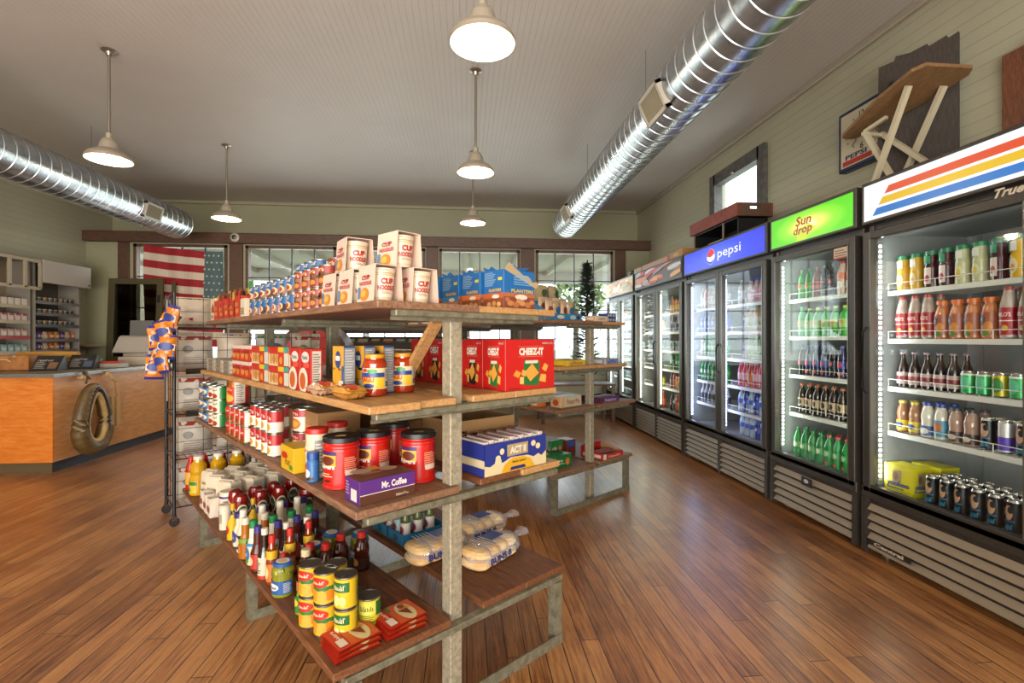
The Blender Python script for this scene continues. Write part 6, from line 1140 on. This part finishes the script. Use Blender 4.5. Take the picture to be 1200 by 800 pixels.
for k, (y, z) in enumerate(((.31, .925), (.66, .93))):
    MB().lathe([(.012, 0), (.012, .04), (.026, .045), (.028, .06), (.018, .07), (0, .072)], M('#c9a878', .5), 14, (0, y, z), ax='x').build('knob', t)
# horse collar
t = thing('horse_collar', 'brown leather horse collar hanging on a knob of the counter', 'horse collar', (-4.03, 5.58, .50))
def ring(k, w_, h_, off=0.):
    pts = []
    for i in range(36):
        a = 2 * PI * i / 36; y = w_ * math.sin(a) * (1 - .28 * math.cos(a)); z = h_ * math.cos(a); pts.append((off, y, z))
    return pts
lt = speckled('aged_leather', '#3c2c16', '#58431f', '#6c5428', .45, 0, 14, .2); tanl = speckled('tan_leather', '#8a7040', '#a58a56', '#b89e68', .55, 0, 14, .1)
P0 = ring(0, .175, .32, .085); rs = [.045 + .03 * max(0, -math.cos(2 * PI * i / 36)) + .02 * abs(math.sin(2 * PI * i / 36)) for i in range(36)]
MB().tube(P0, .06, lt, 12, rs, True).build('collar_body', t)
MB().tube(ring(0, .12, .25, .12), .028, tanl, 10, None, True).build('inner_pad', t)
MB().tube([(x + .05, y * 1.0, z * 1.02) for x, y, z in ring(0, .15, .30, .09)], .016, M('#3c2a18', .4), 8, None, True).build('rim_roll', t)
b = MB()
for i in range(20, 36): x, y, z = ring(0, .19, .34, .09)[i]; b.lathe([(.007, 0), (.007, .006), (0, .009)], M('#b9a26a', .3, .8), 8, (x + .058, y, z), ax='x')
b.build('stud', t)['kind'] = 'stuff'
MB().tube([(.1, -.12, -.12 + .0), (.15, -.14, -.16), (.14, -.1, -.2), (.1, -.1, -.16)], .006, M('#a89a70', .3, .8), 6, closed=True).build('ring', t)
MB().tube([(.03, -.02, .36), (.06, -.04, .44), (.03, -.02, .50), (.0, .0, .47), (.03, .04, .40)], .012, lt, 6).build('hanging_strap', t)
# canvas feed strap bundle
t = thing('canvas_bag', 'folded cream canvas strap and bag hanging from the second counter knob', 'bag', (-4.05, 5.95, .44)); mc_ = M('#d2b077', .8)
MB().tube([(.03, -.06, .52), (.05, -.02, .45), (.05, .06, .40), (.05, .09, .22)], .022, mc_, 8).build('strap', t); b = MB()
for i in range(5): b.prism([(0, 0), (.055, 0), (.05, .34), (.008, .34)], lambda u, v, d: Vector((d, u - .1 + i * .045, v - .1)), .015 + .02 * (i % 2), .05 + .02 * (i % 2), mc_)
b.build('fold', t)
# case, magazines, display on the counter
CT = .986
def satchel():
    o = bpy.data.objects.new('wooden_case', None); COL.objects.link(o); o['category'] = 'case'; mo = speckled('brown_case', '#7a4418', '#98602c', '#a8703a', .4, 0, 12)
    MB().lo(-.22, -.12, 0, .22, .12, .17, mo, .012).build('body', o); MB().tube([(-.1, -.125, .1), (-.08, -.15, .125), (.05, -.15, .125), (.07, -.125, .1)], .008, M('#e0cca0', .4), 8).build('handle', o)
    MB().lo(-.14, -.122, .15, -.1, -.118, .165, M_CHROME).lo(.08, -.122, .15, .12, -.118, .165, M_CHROME).build('latch', o); return o
put('stl', satchel, (-4.92, 5.80, CT), .12, 'brown wooden case with a pale handle on the counter')
t = tag(MB().tube([(-.3, 0, .05), (-.2, 0, .052), (.1, .0, .055), (.3, 0, .05)], .048, M('#d9a850', .7), 12).build('paper_roll', None, (-4.84, 6.16, CT + .1), .1), 'rolled golden paper bundle behind the brown case', 'roll')
tag(MB().lo(-.33, -.05, 0, .33, .05, .098, M('#8a8070', .6), .004).build('low_box', None, (-4.84, 6.16, CT), .1), 'low grey box under the golden paper roll', 'box')
def wiremag(c1, c2, sd_):
    def f():
        o = bpy.data.objects.new('leaflet_stand', None); COL.objects.link(o); o['category'] = 'stand'
        b = MB(); b.prism([(-.1, 0), (.1, 0), (.1, .012), (.06, .16), (.045, .16)], lambda u, v, d: Vector((d, u, v)), -.12, .12, M(c1, .4)); b.build('stand', o)
        cv = Flat((0, -.0, 0), (1, 0, 0), (0, .0, 1)); g = MB(); e1 = Flat((-.0, .098, .012), (-1, 0, 0), Vector((0, -.04, .148)).normalized()); e2 = Flat((0, -.1, .0), (1, 0, 0), Vector((0, .145, .16)).normalized())
        g.rect(e2, -.11, .02, .11, .19, M('#2c2c30', .4), 3); g.marks(e2, 'headline', -.02, .15, .14, .03, M('#d8d8d4', .4), 4); g.lines(e2, -.1, .03, 0, .13, 5, M('#a8a8a4', .4), 4); g.rect(e2, .02, .03, .1, .12, M(c2, .4), 5); g.build('leaflet', o); return o
    return f
put('lf1', wiremag('#3a3a40', '#8a6a54', 1), (-4.52, 5.76, CT), .2, 'dark leaflet stand beside the brown case'); put('lf2', wiremag('#2c3038', '#5a6a8a', 1), (-4.42, 6.1, CT), .3, 'second dark leaflet stand behind the first')
tag(MB().lo(-.15, -.1, 0, .15, .1, .05, M('#b8b4ac', .5), .005).lo(-.13, -.08, .05, .13, .08, .075, M('#c03a28', .5), .005).build('tray_box', None, (-4.3, 6.35, CT), .1), 'grey tray box with red packets near the counter edge', 'box')
tag(MB().lathe([(.05, 0), (.06, .05), (.055, .1), (.0, .13)], M('#2c8a4c', .4), 16).build('green_cap', None, (-4.50, 6.42, CT + .0), 0), 'round green-topped container between leaflet stand and red packets', 'container')
t = thing('price_scale', 'white counter scale with a slanted top near the screen door', 'scale', (-4.40, 7.0, CT), .15); ms_ = M('#d8d3c6', .45)
MB().lo(-.16, -.14, 0, .3, .16, .11, ms_, .006).build('base', t); MB().lo(-.12, -.1, .11, .22, .12, .19, M('#b9b3a4', .4), .006).build('neck', t)
MB().prism([(-.2, .17), (-.17, .16), (.0, .36), (.02, .39), (-.03, .37)], lambda u, v, d: Vector((d, u + .05, v)), -.22, .3, M('#c4c4c2', .35)).build('slanted_screen', t); MB().lathe([(.03, 0), (.035, .02), (.03, .1), (0, .1)], M('#e6dcc4', .5), 12, (.2, -.12, .13)).build('roll_holder', t)
tag(MB().lo(-.04, -.04, 0, .04, .04, .08, M('#c9a060', .5), .006).build('wooden_block', None, (-4.62, 7.15, CT)), 'small pale wooden block beside the counter scale', 'block')
# screen door propped in the corner
t = thing('screen_door', 'olive green screen door propped against the window by the flag', 'door', (-5.56, 8.08, 0), 0); t.rotation_euler = (math.radians(-3), 0, 0)
w_, h_ = .80, 2.28; b = MB()
for q in ((0, 0, .09, h_), (w_ - .09, 0, w_, h_), (.09, h_ - .09, w_ - .09, h_), (.09, 0, w_ - .09, .18), (.09, .98, w_ - .09, 1.06)): b.lo(q[0], -.02, q[1], q[2], .02, q[3], M_OLIVE, .003)
b.build('frame', t); sc_m = glass_mat('dark_mesh_screen', (.34, .32, .26, 1), .1); MB().lo(.09, -.002, .18, w_ - .09, .002, h_ - .09, sc_m).build('mesh', t)
MB().lo(w_ - .07, -.03, 1.9, w_ - .03, -.02, 2.02, M_BLACK).build('hinge', t); MB().lo(.33, -.006, 1.1, .68, -.003, 1.62, M('#8c9092', .4)).build('kick_sheet', t)
tag(MB().lo(0, -.02, 0, .05, .02, 2.24, M_OLIVE, .004).build('door_stile', None, (-4.70, 8.2, 0)), 'narrow olive board standing beside the screen door', 'board').rotation_euler = (math.radians(-3), 0, 0)
# corner ledge
tag(MB().lo(-.62, -.22, -.03, 0, 0, 0, M('#b0a284', .5), .003).build('wall_shelf', None, (-5.5, YB - .001, 1.24)), 'narrow pale wall shelf in the far corner beside the screen door', 'shelf')
# tobacco racks on the left wall (local x runs along the wall away from the camera, front faces the room)
def rack_unit(label, y0, y1, zt, shelf_z, back, lipc, panel):
    t = thing('tobacco_rack', label, 'rack', (XL + .32, y0, 0), PI / 2); W = y1 - y0; mm = M('#b4b2aa', .4, .2)
    # local +x = world +y; front faces local -y = world +x
    MB().lo(0, 0, .0, .02, .3, zt, mm).lo(W - .02, 0, 0, W, .3, zt, mm).lo(.02, .28, 0, W - .02, .3, zt, M(back, .6)).lo(.02, 0, zt - .02, W - .02, .28, zt, mm).build('cabinet', t)
    for z in shelf_z: MB().lo(.02, -.01, z - .012, W - .02, .28, z, mm).lo(.02, -.016, z - .03, W - .02, -.01, z + .012, M(lipc[shelf_z.index(z) % len(lipc)], .4)).build('shelf', t)
    if panel: MB().lo(-.02, -.13, 2.09, W + .05, -.10, 2.40, M('#c9c8c4', .4), .004).lo(-.02, -.10, 2.37, W + .05, 0, 2.40, M('#c9c8c4', .4)).lo(W - .0, -.135, 2.12, W + .02, -.13, 2.14, M_BLACK).build('front_panel', t)
    else:
        b = MB()
        for k in range(6): b.lo(k * W / 5 - .02, -.13, 2.0, k * W / 5 + .02, -.11, 2.34, M('#c4bca8', .5))
        b.lo(0, -.13, 2.34, W, -.11, 2.38, M('#c4bca8', .5)).lo(0, -.13, 1.98, W, -.11, 2.02, M('#c4bca8', .5)); b.build('valance', t)
    return t
SH1 = (.95, 1.16, 1.36, 1.56, 1.76)
rack_unit('cigarette rack on the counter-side wall, slatted top, white packs', 6.0, 7.1, 2.38, SH1, '#a89c86', ('#c9c2ae', '#c9c2ae', '#b83a3a', '#c9c2ae', '#c9c2ae'), False)
SH2 = (.98, 1.17, 1.32, 1.52, 1.68, 1.84)
rack_unit('tobacco rack with a blank grey panel on top, next to the cigarettes', 7.16, 7.93, 2.40, SH2, '#6a665c', ('#7c8088', '#8a8c90', '#7c8088', '#6c727c'), True)
PC = [('#8cc0b8', 'pale green'), ('#a8ccd0', 'pale blue'), ('#e0d8d0', 'white'), ('#e6d8d6', 'red-topped'), ('#ece8e0', 'cream')]
for i, z in enumerate(SH1):
    for k in range(11):
        put('cg%d' % i, boxy('cigarette_pack', 'pack', .07, .05, .10, '#e8e4dc', PC[i][0], B(('r', -.45, .75, .45, 1, ('#e8ece8', '#6a9ab0', '#c87a84', '#b83a4a', '#e8e4dc')[i]), ('r', -.3, .3, .3, .5, '#f0efe9', 1))), (XL + .32 - .035, 6.07 + k * .096, z + .001), PI / 2, '%s %s cigarette pack from the camera side, %s' % (NTH[k], PC[i][1], LV[i + 1].replace('lowest', 'lowest rack')), 'cigarette packs')
for i, z in enumerate(SH2):
    for k in range(8 if i > 1 else 7):
        if i >= 3: put('sn_%d' % (k % 3), lidded('snuff_tin', 'tin', .034, .05, can_prof, ('#5a5c58', '#3c403c', '#7a6a48')[k % 3], .034, .014, ('#a8a49a', '#8a8c8a', '#c09a60')[k % 3], n=12), (XL + .32 - .05, 7.2 + k * .088, z + .001), PI / 2, '%s round snuff tin from the cigarettes, %s' % (NTH[k], LV[i]), 'snuff tins')
        else: put('pw%d' % (k % 4), bagf('tobacco_pouch', 'pouch', .085, .11, .03, M(('#d89038', '#5a3a8c', '#d8b8a0', '#c87038')[k % 4], .4), k, 5, 5, art=B(('r', -.35, .3, .35, .6, '#f0e4d0'),)), (XL + .32 - .05, 7.2 + k * .095, z + .001), PI / 2, '%s tobacco pouch from the cigarettes, %s' % (NTH[k], LV[i + 1]), 'tobacco pouches')
# ---------------- things in the back of the shop ----------------
def xtree():
    o = bpy.data.objects.new('christmas_tree', None); COL.objects.link(o); o['category'] = 'tree'
    MB().lathe([(.03, 0), (.02, 1.2), (.008, 2.0)], M('#4a3826', .9), 8).build('trunk', o); b = MB(); R = random.Random(8); g1 = M('#3a5244', .8); g2 = M('#4c6656', .8)
    for i in range(1500):
        z = .15 + 1.8 * (i / 1500) ** .9; rr = .38 * (1 - z / 2.08) ** .85; a = R.uniform(0, 2 * PI); k = R.uniform(.5, 1.05) * rr
        c = Vector((k * math.cos(a), k * math.sin(a), z - k * .15)); d = Vector((math.cos(a), math.sin(a), R.uniform(-.1, .35))) * .075; q = Vector((-math.sin(a), math.cos(a), 0)) * .03
        b.add([c - d, c + q, c + d * 1.2, c - q], [(0, 1, 2, 3)], g1 if i % 2 else g2)
    b.build('branches', o); g = MB()
    for i in range(22): a = i * 2.4; z = .3 + i * .07; rr = .42 * (1 - z / 2.08) ** .85 * .98; g.lathe([(0, -.018), (.018, 0), (0, .018)], M(('#c8742c', '#b03028', '#c9a84c')[i % 3], .3), 8, (rr * math.cos(a), rr * math.sin(a), z))
    g.build('baubles', o)['kind'] = 'stuff'; return o
put('xt', xtree, (1.96, 7.85, .62), 0, 'dark green artificial spruce standing before the last window')
def table(w_, d_, h_, m):
    o = bpy.data.objects.new('wooden_table', None); COL.objects.link(o); o['category'] = 'table'
    MB().lo(-w_ / 2, -d_ / 2, h_ - .03, w_ / 2, d_ / 2, h_, m, .004).build('table_top', o)
    for sx in (-1, 1):
        for sy in (-1, 1): MB().lo(sx * (w_ / 2 - .04) - .025, sy * (d_ / 2 - .04) - .025, 0, sx * (w_ / 2 - .04) + .025, sy * (d_ / 2 - .04) + .025, h_ - .03, m).build('leg', o)
    return o
put('tbl', lambda: table(1.2, .6, .62, M_DARKWOOD), (1.75, 7.85, 0), 0, 'dark low table carrying the spruce by the window')
# magazine rack between the shelves and the windows
t = thing('magazine_rack', 'dark metal magazine rack standing before the windows', 'rack', (-.85, 6.3, 0)); mk_ = M('#2c2a28', .5)
MB().lo(-.75, .25, 0, -.72, .3, 1.6, mk_).lo(.72, .25, 0, .75, .3, 1.6, mk_).lo(-.75, .27, 1.5, .75, .29, 1.56, mk_).lo(-.75, -.1, 0, -.72, .3, .05, mk_).lo(.72, -.1, 0, .75, .3, .05, mk_).build('frame', t)
for i, z in enumerate((.7, .95, 1.2, 1.42)): MB().prism([(.24, z + .16), (.25, z + .16), (-.0, z - .005), (-.0, z - .02), (-.015, z + .02)][::-1], lambda u, v, d: Vector((d, u, v)), -.72, .72, M('#55524c', .5)).build('sloped_shelf', t)
for i, z in enumerate((.7, .95, 1.2, 1.42)):
    for k in range(9):
        o = put('mg%d' % ((i + k) % 5), boxy('magazine', 'magazine', .13, .006, .19, '#e0dcd0', ('#c8744c', '#6c7c8c', '#8a9a6c', '#b8b0a4', '#7c4a3c')[(i + k) % 5], B(('r', -.4, .75, .4, .95, '#e8e4d8'), ('e', 0, .4, .3, .2, '#d0b48c'))), (-.85 - .64 + k * .16, 6.3 + .02, z + .015), 0, '%s magazine on the %s slope of the dark rack' % (NTH[k], ('lowest', 'second', 'third', 'highest')[i]), 'magazines'); o.rotation_euler = (math.radians(-52), 0, 0)
# jukebox-like arched red display
t = thing('arched_display', 'brown arched display case with a bright red inside, behind the shelves', 'display case', (-1.75, 5.75, 0))
b = MB(); o_ = [(.40 * math.cos(PI * i / 14), 1.1 + .42 * math.sin(PI * i / 14)) for i in range(15)] + [(-.40, 0), (.40, 0)]; b.prism(o_, lambda u, v, d: Vector((u, d, v)), 0, .4, M_DARKWOOD); b.build('case', t)
b = MB(); cv = Flat((0, -.001, 0), (1, 0, 0), (0, 0, 1)); b.poly(cv, [(.32 * math.cos(PI * i / 14), 1.1 + .34 * math.sin(PI * i / 14)) for i in range(15)] + [(-.32, .75), (.32, .75)], M('#d8382c', .4), 2); b.build('red_panel', t)
